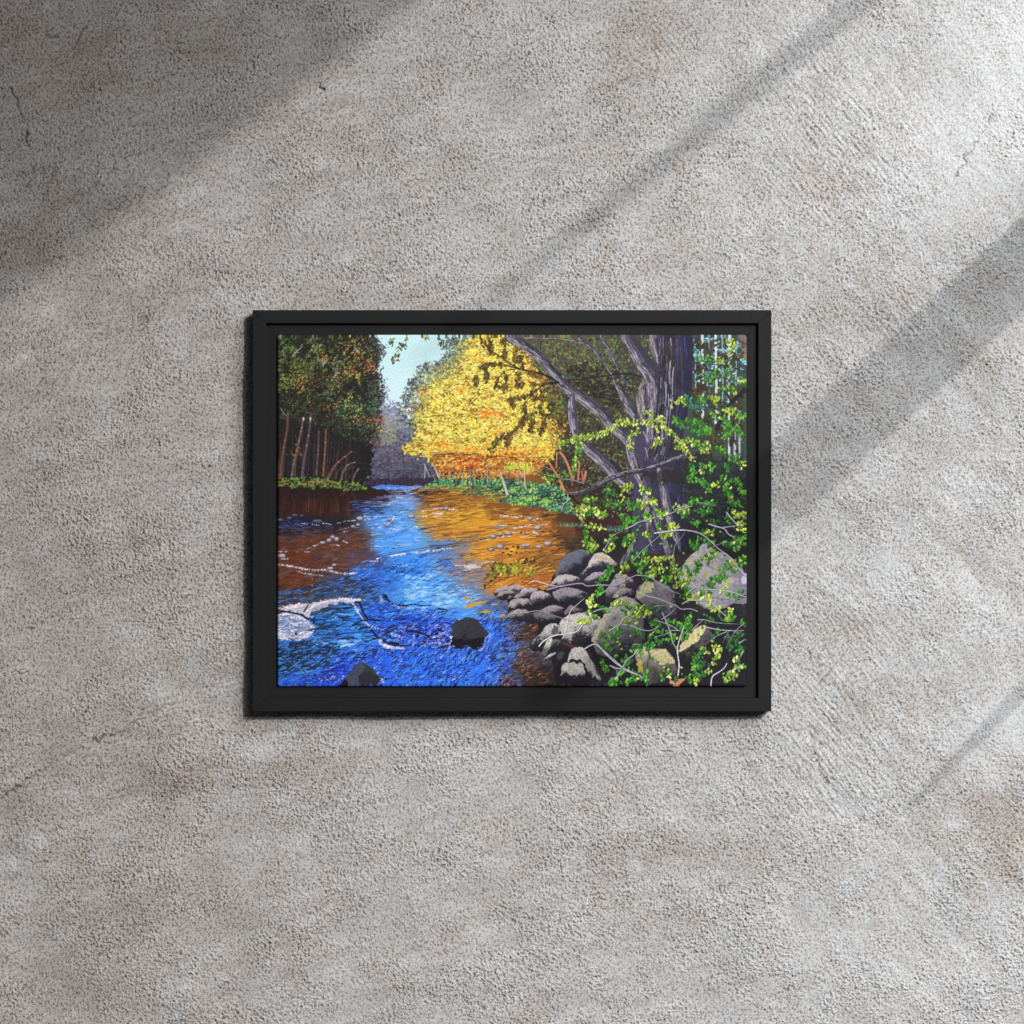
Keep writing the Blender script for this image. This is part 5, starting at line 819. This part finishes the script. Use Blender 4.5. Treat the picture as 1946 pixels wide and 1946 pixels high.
    for q, n, pal in (([(1100, 520), (1200, 500), (1240, 560)], 18, gr), ([(1280, 520), (1340, 560)], 16, yg+gr), ([(1370, 350), (1430, 380), (1400, 470)], 26, yg), ([(1150, 660), (1250, 740)], 18, gr), ([(1280, 640), (1230, 720)], 10, gr), ([(1310, 800), (1400, 790), (1440, 830)], 44, gr+yg), ([(1220, 880), (1280, 910)], 16, yg), ([(1490, 700), (1530, 760)], 16, gr+yg), ([(1360, 620), (1420, 700)], 14, gr), ([(1120, 900), (1190, 890)], 20, gr), ([(960, 890), (1030, 890)], 22, teal), ([(1020, 950), (1130, 960)], 34, teal), ([(890, 930), (940, 890), (980, 930)], 22, yg), ([(1250, 1040), (1300, 1040)], 18, gr+yg), ([(1350, 1010), (1440, 990)], 26, yg), ([(1480, 1060), (1530, 1040)], 18, gr+yg), ([(1370, 1080), (1390, 1200)], 30, gr), ([(1350, 1250), (1400, 1180)], 16, gr),
                      ([(1000, 1100), (1100, 1100), (1200, 1160)], 60, gr), ([(1040, 1180), (1200, 1200)], 40, gr), ([(900, 1080), (960, 1140)], 22, teal+gr), ([(1270, 1350), (1350, 1380)], 22, gr), ([(1420, 1440), (1460, 1420)], 12, gr), ([(1010, 1260), (1100, 1300), (1200, 1310)], 34, gr+yg), ([(1460, 1150), (1530, 1240)], 20, gr), ([(1500, 1500), (1530, 1480)], 10, yg)):
        spray(P('C', *q), int(n*1.1), pal, (2, 3.4), 6.5, shade=(34, 42, 30))
    # the garland across the trunk
    for q, n in (([(-50, 1270), (80, 1240), (200, 1220), (300, 1170), (360, 1110), (420, 1100), (520, 1120), (640, 1110)], 190), ([(620, 1010), (690, 1040)], 20), ([(700, 1100), (760, 1080), (800, 1150), (840, 1200)], 70), ([(640, 1110), (720, 1160)], 12), ([(740, 1230), (700, 1330)], 22), ([(860, 1180), (920, 1280), (1000, 1310)], 70), ([(550, 1170), (490, 1240), (480, 1340)], 26), ([(40, 1240), (0, 1380)], 18), ([(900, 1330), (1000, 1380), (1060, 1450)], 44), ([(1120, 1370), (1220, 1350)], 26)):
        spray(P('C', *q), int(n*.9), yg, (1.8, 3), 6, (120, 110, 80), .5, .5, shade=(50, 58, 36))
    spray(P('B', (1170, 1320), (1240, 1280), (1340, 1270)), 60, yg, (1.8, 3), 6, shade=(50, 58, 36)); spray(P('B', (1340, 1330), (1320, 1440), (1310, 1570)), 34, yg+gr, (1.8, 3), 4.5)
    spray(P('B', (1000, 1580), (1080, 1640), (1100, 1600)), 24, gr+yg, (1.8, 3), 6); spray(P('B', (1110, 1620), (1200, 1600), (1320, 1600)), 20, gr, (1.8, 2.8), 6)
    # broken branch across the trunk
    q = smooth(P('B', (1240, 1780), (1350, 1760), (1500, 1700), (1660, 1620), (1800, 1570)), 5)+smooth(P('C', (440, 1590), (560, 1560), (700, 1520), (820, 1480), (930, 1430), (1010, 1415)), 5)
    bark(P('B', (1240, 1790), (1350, 1775), (1500, 1710), (1660, 1630), (1780, 1590))+P('C', (560, 1565), (700, 1525), (820, 1480), (930, 1435), (1010, 1420)), (3.4, 4.4, 4.6, 4.4, 4, 4, 4, 4, 4), [(60, 52, 60)], [(44, 36, 46)], [(26, 20, 28)], 120, (36, 28, 38))
    foam('B', [(1250, 1770), (1330, 1760), (1450, 1710), (1530, 1660), (1640, 1610), (1760, 1580), (1830, 1560), (1900, 1540)], .7, 90, .7, [(196, 186, 196), (160, 150, 164)]); foam('C', [(640, 1530), (740, 1500), (830, 1470), (920, 1430), (1000, 1410)], .7, 80, .7, [(176, 166, 176), (150, 140, 154)])
    stroke(smooth(P('B', (950, 1570), (1050, 1610), (1180, 1640), (1300, 1650), (1420, 1690), (1470, 1710)), 4), .8, 1.6, (40, 32, 40)); stroke(smooth(P('B', (1180, 1640), (1280, 1645), (1400, 1680)), 4), .5, .7, (170, 160, 170)); stroke(smooth(P('B', (1270, 1790), (1330, 1850), (1400, 1900)), 4), 2.6, 1, (30, 24, 32)); twig(P('B', (1250, 1780), (1250, 1840), (1210, 1880), (1195, 1940)), .8, .6, (190, 180, 190))
    # sprays left of the roots
    for q, n, pal in (([(230, 1720), (330, 1760)], 20, gr+dg), ([(410, 1720), (490, 1700)], 30, yg), ([(390, 1800), (410, 1830)], 8, yg), ([(560, 1720), (640, 1760)], 30, yg+gr), ([(660, 1820), (700, 1860)], 26, yg), ([(80, 1830), (160, 1820)], 26, yg+gr), ([(570, 1830), (600, 1900)], 24, yg), ([(450, 1850), (540, 1900)], 30, gr), ([(20, 1900), (120, 1930), (200, 1920)], 36, gr+yg), ([(250, 1850), (380, 1900)], 26, gr+dg),
                      ([(890, 1890), (1000, 1880)], 16, yg), ([(1030, 1860), (1070, 1830)], 16, gr), ([(1130, 1850), (1260, 1880)], 24, gr+dg), ([(1100, 1640), (1180, 1680)], 20, gr), ([(1210, 1500), (1240, 1560)], 16, gr), ([(1130, 1560), (1150, 1500)], 14, gr+yg), ([(1050, 1500), (1060, 1580)], 16, gr), ([(1040, 1600), (1040, 1660)], 14, gr), ([(1200, 1720), (1230, 1760)], 12, gr), ([(1340, 1600), (1380, 1720), (1420, 1800)], 34, yg+gr), ([(1450, 1640), (1480, 1660)], 22, gr), ([(1500, 1700), (1520, 1780)], 16, gr), ([(1370, 1490), (1380, 1550)], 12, dg), ([(1260, 1680), (1280, 1700)], 8, yg), ([(1390, 1830), (1500, 1880)], 22, gr)):
        spray(P('C', *q), n, pal, (2, 3.6), 6.5, shade=(26, 36, 26))
    for q, n, pal in (([(10, 30), (40, 130)], 26, yg), ([(90, 60), (180, 70), (240, 90)], 44, yg+gr), ([(60, 200), (70, 320), (90, 420)], 50, yg+gr), ([(120, 180), (170, 200), (240, 210)], 34, yg), ([(140, 320), (120, 400), (160, 370)], 34, yg), ([(250, 330), (330, 290), (290, 380), (250, 420)], 38, yg+gr), ([(400, 200), (440, 150), (430, 230)], 30, gr), ([(440, 280), (520, 290)], 22, gr+yg), ([(430, 340), (460, 400)], 22, gr+yg), ([(580, 250), (660, 280)], 22, gr+yg), ([(380, 80), (480, 130), (560, 120)], 36, gr), ([(600, 60), (660, 130)], 30, yg+gr), ([(720, 70), (800, 80)], 26, gr+yg), ([(740, 190), (750, 210)], 16, gr), ([(870, 160), (900, 190), (850, 200)], 30, yg), ([(940, 50), (1020, 40)], 26, yg), ([(760, 280), (840, 270)], 22, yg), ([(950, 60), (1000, 100)], 10, gr),
                      ([(1120, 50), (1200, 60)], 24, gr), ([(1060, 150), (1110, 180)], 26, dg+gr), ([(1150, 230), (1230, 250)], 26, gr+yg), ([(1230, 140), (1290, 150)], 12, dg), ([(1040, 340), (1090, 390), (1120, 300)], 30, gr), ([(1170, 330), (1240, 340)], 22, gr), ([(1430, 60), (1520, 90)], 34, yg), ([(1490, 170), (1520, 220)], 30, yg), ([(1380, 90), (1410, 130)], 12, gr), ([(1330, 350), (1430, 370), (1450, 410)], 26, gr), ([(1470, 340), (1520, 330)], 16, yg), ([(1460, 300), (1530, 310)], 20, gr), ([(1490, 480), (1530, 500)], 18, gr+yg), ([(1490, 550), (1520, 540)], 12, gr),
                      ([(480, 490), (560, 460), (640, 420)], 26, gr), ([(560, 560), (640, 500), (720, 500), (790, 490)], 46, yg), ([(540, 540), (600, 540)], 12, gr), ([(640, 630), (700, 640), (760, 620)], 30, yg+gr), ([(740, 540), (790, 600)], 18, yg), ([(680, 570), (700, 600)], 12, yg), ([(860, 490), (880, 540), (870, 620)], 26, yg), ([(900, 590), (940, 620), (850, 680)], 34, yg+gr), ([(770, 670), (830, 700)], 30, gr), ([(600, 680), (640, 680)], 14, gr), ([(900, 740), (960, 710), (1000, 700)], 30, yg), ([(990, 640), (1040, 680)], 10, yg), ([(560, 610), (600, 590)], 8, gr), ([(980, 780), (1030, 790), (940, 860)], 18, gr), ([(440, 540), (420, 580), (460, 600)], 20, yg+gr),
                      ([(1010, 590), (1050, 620), (1120, 560)], 34, gr), ([(1130, 480), (1200, 490), (1250, 430)], 40, gr+yg), ([(1090, 520), (1100, 540)], 14, gr), ([(1380, 530), (1420, 590)], 18, gr), ([(1300, 590), (1320, 650), (1360, 560)], 20, yg+gr), ([(1250, 660), (1300, 690), (1340, 640)], 26, gr), ([(1180, 730), (1250, 740)], 16, gr), ([(1430, 520), (1440, 545)], 6, yg), ([(1330, 770), (1370, 760)], 10, yg), ([(1120, 820), (1220, 800)], 20, gr), ([(1000, 850), (1040, 880), (1080, 840), (1110, 890)], 24, yg), ([(1170, 850), (1240, 890)], 14, yg), ([(1380, 810), (1470, 850), (1470, 790)], 14, gr), ([(1200, 910), (1260, 960), (1320, 940)], 18, yg), ([(1390, 970), (1420, 980)], 14, yg), ([(1360, 1050), (1400, 1060)], 12, yg), ([(1410, 1020), (1430, 1050)], 8, gr), ([(1520, 1080), (1530, 1110)], 8, gr), ([(1510, 800), (1530, 830)], 6, dg)):
        spray(P('F', *q), n, pal, (2.1, 3.8), 5.5, shade=(24, 34, 24))
    for q, n, pal in (([(300, 580), (260, 650), (200, 700)], 44, gr), ([(180, 720), (210, 790), (160, 830)], 34, gr), ([(140, 850), (90, 900), (130, 930)], 40, yg), ([(320, 930), (370, 900), (450, 910)], 44, yg), ([(420, 970), (460, 960), (540, 930)], 26, gr), ([(480, 1000), (550, 1040)], 30, yg), ([(560, 950), (640, 1000)], 26, yg), ([(610, 940), (700, 940), (740, 950)], 22, dg), ([(200, 940), (260, 970)], 14, gr), ([(70, 1000), (120, 1010), (150, 1060)], 20, gr+yg), ([(0, 1070), (100, 1060)], 24, yg), ([(430, 1060), (460, 1080)], 10, yg), ([(520, 1090), (550, 1100)], 14, yg), ([(270, 1140), (370, 1140), (380, 1160)], 14, gr), ([(220, 1190), (230, 1210)], 6, gr), ([(350, 1190), (290, 1220), (340, 1240)], 24, gr), ([(240, 1230), (260, 1290), (240, 1310)], 16, gr), ([(280, 1340), (270, 1370)], 6, gr),
                      ([(680, 1090), (740, 1080), (720, 1150), (800, 1170)], 46, gr), ([(830, 1060), (850, 1100)], 12, gr), ([(880, 1070), (900, 1090)], 6, gr), ([(860, 1190), (880, 1250)], 22, gr), ([(1010, 1030), (1020, 1100), (1020, 1160)], 26, gr), ([(970, 1100), (990, 1180), (950, 1240)], 26, gr), ([(940, 1150), (960, 1170)], 6, gr), ([(660, 1210), (690, 1220)], 8, gr), ([(800, 1240), (820, 1250)], 4, gr), ([(730, 1240), (740, 1280)], 8, gr), ([(560, 1350), (600, 1290), (640, 1310), (690, 1290)], 34, gr), ([(500, 1310), (520, 1370)], 12, gr), ([(550, 1180), (570, 1170)], 6, gr), ([(500, 1150), (540, 1170)], 6, gr),
                      ([(200, 1440), (230, 1470), (250, 1520)], 24, gr), ([(340, 1410), (350, 1420)], 4, gr), ([(440, 1400), (430, 1460), (480, 1440)], 26, gr), ([(410, 1460), (470, 1520), (540, 1560)], 24, gr+dg), ([(330, 1620), (380, 1560), (420, 1540)], 22, gr), ([(420, 1640), (480, 1620), (510, 1600)], 24, gr), ([(310, 1640), (330, 1660)], 10, gr), ([(590, 1600), (620, 1560), (610, 1660)], 22, gr), ([(820, 1530), (800, 1560), (840, 1600)], 14, yg+gr), ([(760, 1590), (790, 1610)], 8, gr), ([(890, 1610), (900, 1620)], 5, gr),
                      ([(1160, 1330), (1170, 1370)], 12, yg), ([(1250, 1310), (1280, 1390), (1240, 1460)], 26, yg), ([(1310, 1320), (1320, 1330)], 5, yg), ([(1080, 1380), (1100, 1420)], 10, gr+yg), ([(1060, 1440), (1070, 1520), (1090, 1580)], 30, gr), ([(1110, 1460), (1190, 1470)], 16, dg), ([(1200, 1540), (1210, 1560)], 10, yg), ([(1080, 1630), (1110, 1620)], 12, yg), ([(1030, 1580), (1030, 1640)], 16, gr), ([(1130, 1500), (1140, 1600)], 26, dg), ([(1340, 1600), (1400, 1560), (1440, 1560), (1370, 1640)], 34, yg), ([(1450, 1510), (1530, 1490)], 26, yg+gr), ([(1460, 1420), (1470, 1440)], 14, gr+yg), ([(1480, 1340), (1510, 1350)], 8, gr), ([(1460, 1180), (1500, 1200)], 18, dg), ([(1460, 1260), (1480, 1300)], 18, dg), ([(1280, 1140), (1290, 1160)], 8, gr), ([(1380, 1220), (1420, 1260), (1390, 1320)], 30, dg), ([(1240, 1210), (1250, 1250)], 14, dg), ([(1180, 1020), (1210, 1030)], 4, dg), ([(1240, 1060), (1250, 1070)], 6, gr), ([(1330, 1020), (1330, 1030)], 4, dg), ([(1140, 1330), (1130, 1360)], 8, dg)):
        spray(P('F', *q), n, pal, (2.1, 3.8), 5, shade=(20, 28, 22))
    spray(P('E', (1420, 20), (1340, 20)), 30, yg, (2, 3.6), 6, shade=(24, 34, 24))
    # bare pale twigs
    for k, q, w in (('F', [(430, 220), (500, 190), (560, 155), (620, 140), (720, 110), (800, 95), (900, 55), (1050, 5)], 1.2), ('F', [(230, 420), (260, 370), (310, 290), (400, 240)], .8), ('F', [(700, 260), (800, 245), (900, 232), (1000, 232), (1120, 260), (1220, 330), (1290, 400), (1400, 480), (1470, 570), (1540, 650)], 1.1), ('F', [(510, 510), (580, 430), (660, 360), (740, 290), (770, 265)], .8), ('F', [(1370, 65), (1420, 130), (1480, 195)], 1.1), ('F', [(1205, 175), (1290, 200), (1350, 220), (1390, 270), (1445, 297)], 1.2), ('F', [(1340, 205), (1480, 188)], .9), ('F', [(1130, 500), (1200, 420), (1280, 370), (1380, 345), (1500, 380)], .7), ('F', [(880, 480), (890, 380), (960, 290), (980, 250)], .7), ('F', [(880, 460), (865, 600)], .6),
                    ('F', [(540, 650), (640, 660), (740, 720), (850, 790), (940, 825)], .9), ('E', [(1060, 785), (1200, 750), (1370, 725), (1430, 750), (1540, 740), (1700, 740), (1800, 690), (1890, 645)], 1.2), ('E', [(910, 712), (960, 705), (1060, 735), (1130, 750), (1200, 755)], 1), ('E', [(730, 1010), (850, 1000), (980, 980), (1080, 1010), (1170, 1040), (1230, 1060), (1290, 1075)], 1), ('E', [(985, 1310), (1030, 1260), (1130, 1210), (1240, 1195), (1340, 1170), (1390, 1105)], 1.1), ('E', [(1230, 1180), (1250, 1080), (1280, 980), (1400, 870)], .9), ('E', [(1200, 1240), (1230, 1190)], .8), ('E', [(1400, 1338), (1510, 1290), (1600, 1380), (1700, 1470), (1800, 1530), (1930, 1590)], 1.1), ('E', [(1640, 1490), (1700, 1520), (1760, 1500), (1800, 1430), (1880, 1380)], .9), ('E', [(1490, 990), (1560, 965), (1700, 950)], 1.1), ('E', [(1640, 1165), (1700, 1120), (1760, 1080)], .9), ('E', [(1690, 1620), (1740, 1530)], .7),
                    ('F', [(600, 830), (660, 850), (740, 870), (850, 915), (900, 930), (950, 965), (1030, 962), (1100, 985)], 1.1), ('F', [(770, 1060), (830, 1020), (890, 965)], .9), ('F', [(700, 940), (800, 930), (890, 938)], .7), ('F', [(775, 1000), (810, 1080), (850, 1180), (870, 1270), (910, 1350)], 1), ('F', [(920, 1580), (930, 1480), (915, 1370), (925, 1280), (970, 1140)], 1.2), ('F', [(720, 1070), (820, 1105), (920, 1160), (860, 1165), (800, 1200), (700, 1225)], .9), ('F', [(410, 1110), (480, 1115), (560, 1150), (660, 1165), (740, 1130)], 1), ('F', [(280, 1170), (340, 1130), (380, 1110), (420, 1050), (500, 1010)], 1),
                    ('F', [(960, 915), (1020, 885), (1100, 885), (1200, 885), (1290, 960), (1360, 1030)], 1.1), ('F', [(1030, 800), (1090, 760), (1160, 780), (1300, 790), (1430, 810), (1535, 850)], 1.2), ('F', [(1285, 650), (1340, 610), (1400, 570)], .8), ('F', [(1100, 1065), (1170, 1065), (1300, 1095), (1500, 1105)], .8), ('F', [(1050, 1160), (1100, 1110), (1160, 1060)], .8), ('F', [(1160, 1125), (1260, 1150), (1400, 1165), (1530, 1165)], .9), ('F', [(1530, 1100), (1460, 1160), (1410, 1240), (1370, 1320)], .7), ('F', [(1390, 1170), (1330, 1280)], .6), ('F', [(1370, 1175), (1290, 1210), (1200, 1270)], .7), ('F', [(1530, 1350), (1490, 1420), (1470, 1460)], .7), ('F', [(1490, 1280), (1535, 1250)], .9),
                    ('F', [(1225, 1665), (1240, 1590), (1300, 1550), (1350, 1510), (1372, 1470)], 1.3), ('F', [(880, 1665), (830, 1600)], .9), ('F', [(550, 1340), (500, 1400), (450, 1440), (430, 1480)], .8), ('F', [(290, 1490), (340, 1510), (400, 1525), (500, 1560), (575, 1590), (580, 1630)], 1), ('F', [(160, 1290), (250, 1370), (330, 1440), (400, 1500)], 1.1), ('F', [(340, 1620), (400, 1520), (430, 1480)], .7), ('F', [(1440, 1530), (1530, 1470)], .8), ('F', [(1180, 1530), (1250, 1450)], .6), ('C', [(1000, 1885), (880, 1925)], 1.1), ('C', [(1100, 1855), (1280, 1890)], .7)):
        twig(P(k, *q), w*.85, w*.5, pick([(200, 194, 206), (178, 174, 190), (216, 210, 220)]))
    # leaves over the twigs here and there
    for k in range(110):
        x, y = R.uniform(640, 880), R.uniform(330, 660)
        s = R.uniform(2, 3.2); c_ = pick(gr+yg if R.rand() < .5 else gr+dg); an = R.uniform(0, 3.1)
        dab(x+.8, y+1, s, s*.7, an, (24, 32, 24), .7, True); dab(x, y, s, s*.72, an, c_, 1, True)
    img[:] = img*(1+((N2-.5)*.06)[..., None])
    return np.clip(img, 0, 255)

def build_canvas():
    img = paint_picture()
    col = lin(img)*PAINT_GAIN
    col = np.clip(col, 0, .95)
    face = FRONT-.0015; depth = .0032; rad = .0020
    k = (DIST+.0015)/DIST
    hw = 446.2*S*k; hh = 334.6*S*k
    u = np.linspace(-1, 1, PW); v = np.linspace(1, -1, PH)
    # the lattice runs over the face, round the softened edge and down the sides
    def axis(t, half):
        a = t*half
        return a
    ex = 7
    ang = np.linspace(0, math.pi/2, 6)[1:]
    def edge(half):
        inset = [rad*(1-math.sin(x)) for x in ang]; drop = [rad*(1-math.cos(x)) for x in ang]
        return inset+[0, 0], drop+[rad+.0008, depth]
    ix, dx = edge(hw)
    xs = np.concatenate([[-hw+i for i in ix[::-1]], u*(hw-rad), [hw-i for i in ix]])
    zs = np.concatenate([[hh-i for i in ix], v*(hh-rad), [-hh+i for i in ix[::-1]]])
    zs[:7] = [hh-i for i in ix[::-1]]; zs[-7:] = [-hh+i for i in ix]
    dX = np.concatenate([dx[::-1], np.zeros(PW), dx]); dZ = np.concatenate([dx[::-1], np.zeros(PH), dx])
    X, Z = np.meshgrid(xs, zs)
    D = np.maximum(dX[None, :], dZ[:, None])
    # corners: pull the lattice in so that the folded corner is round
    cx = np.abs(X)-(hw-rad*1.3); cz = np.abs(Z)-(hh-rad*1.3); kk = (cx > 0) & (cz > 0)
    l = np.hypot(cx, cz); f = np.where(kk, np.maximum(np.abs(cx), np.abs(cz))/np.maximum(l, 1e-9), 1)
    X = np.where(kk, np.sign(X)*((hw-rad*1.3)+cx*f), X); Z = np.where(kk, np.sign(Z)*((hh-rad*1.3)+cz*f), Z)
    r = np.random.RandomState(5)
    lum = img.mean(-1)/255
    relief = np.pad(.00005*lum+.00002*r.rand(PH, PW), 7, mode='edge')
    col = np.pad(col, ((7, 7), (7, 7), (0, 0)), mode='edge')
    m, N, L, p = mat('painted_canvas', rough=.62, spec=.18)
    at = N.new('ShaderNodeAttribute'); at.attribute_name = 'paint'; L.new(at.outputs['Color'], p.inputs['Base Color'])
    tc = N.new('ShaderNodeTexCoord'); mp = N.new('ShaderNodeMapping'); L.new(tc.outputs['Object'], mp.inputs['Vector'])
    w1 = N.new('ShaderNodeTexWave'); w1.bands_direction = 'X'; w2 = N.new('ShaderNodeTexWave'); w2.bands_direction = 'Z'
    for w_ in (w1, w2): w_.inputs['Scale'].default_value = 300; w_.inputs['Distortion'].default_value = .6; L.new(mp.outputs['Vector'], w_.inputs['Vector'])
    ad = N.new('ShaderNodeMath'); ad.operation = 'ADD'; L.new(w1.outputs['Fac'], ad.inputs[0]); L.new(w2.outputs['Fac'], ad.inputs[1])
    bp = N.new('ShaderNodeBump'); bp.inputs['Strength'].default_value = .18; bp.inputs['Distance'].default_value = .0002
    L.new(ad.outputs[0], bp.inputs['Height']); L.new(bp.outputs['Normal'], p.inputs['Normal'])
    o = grid_mesh('canvas', X, -(face-D+relief), Z+HH, col, m, root)
    return o
PAINT_GAIN = 1.08
build_canvas()
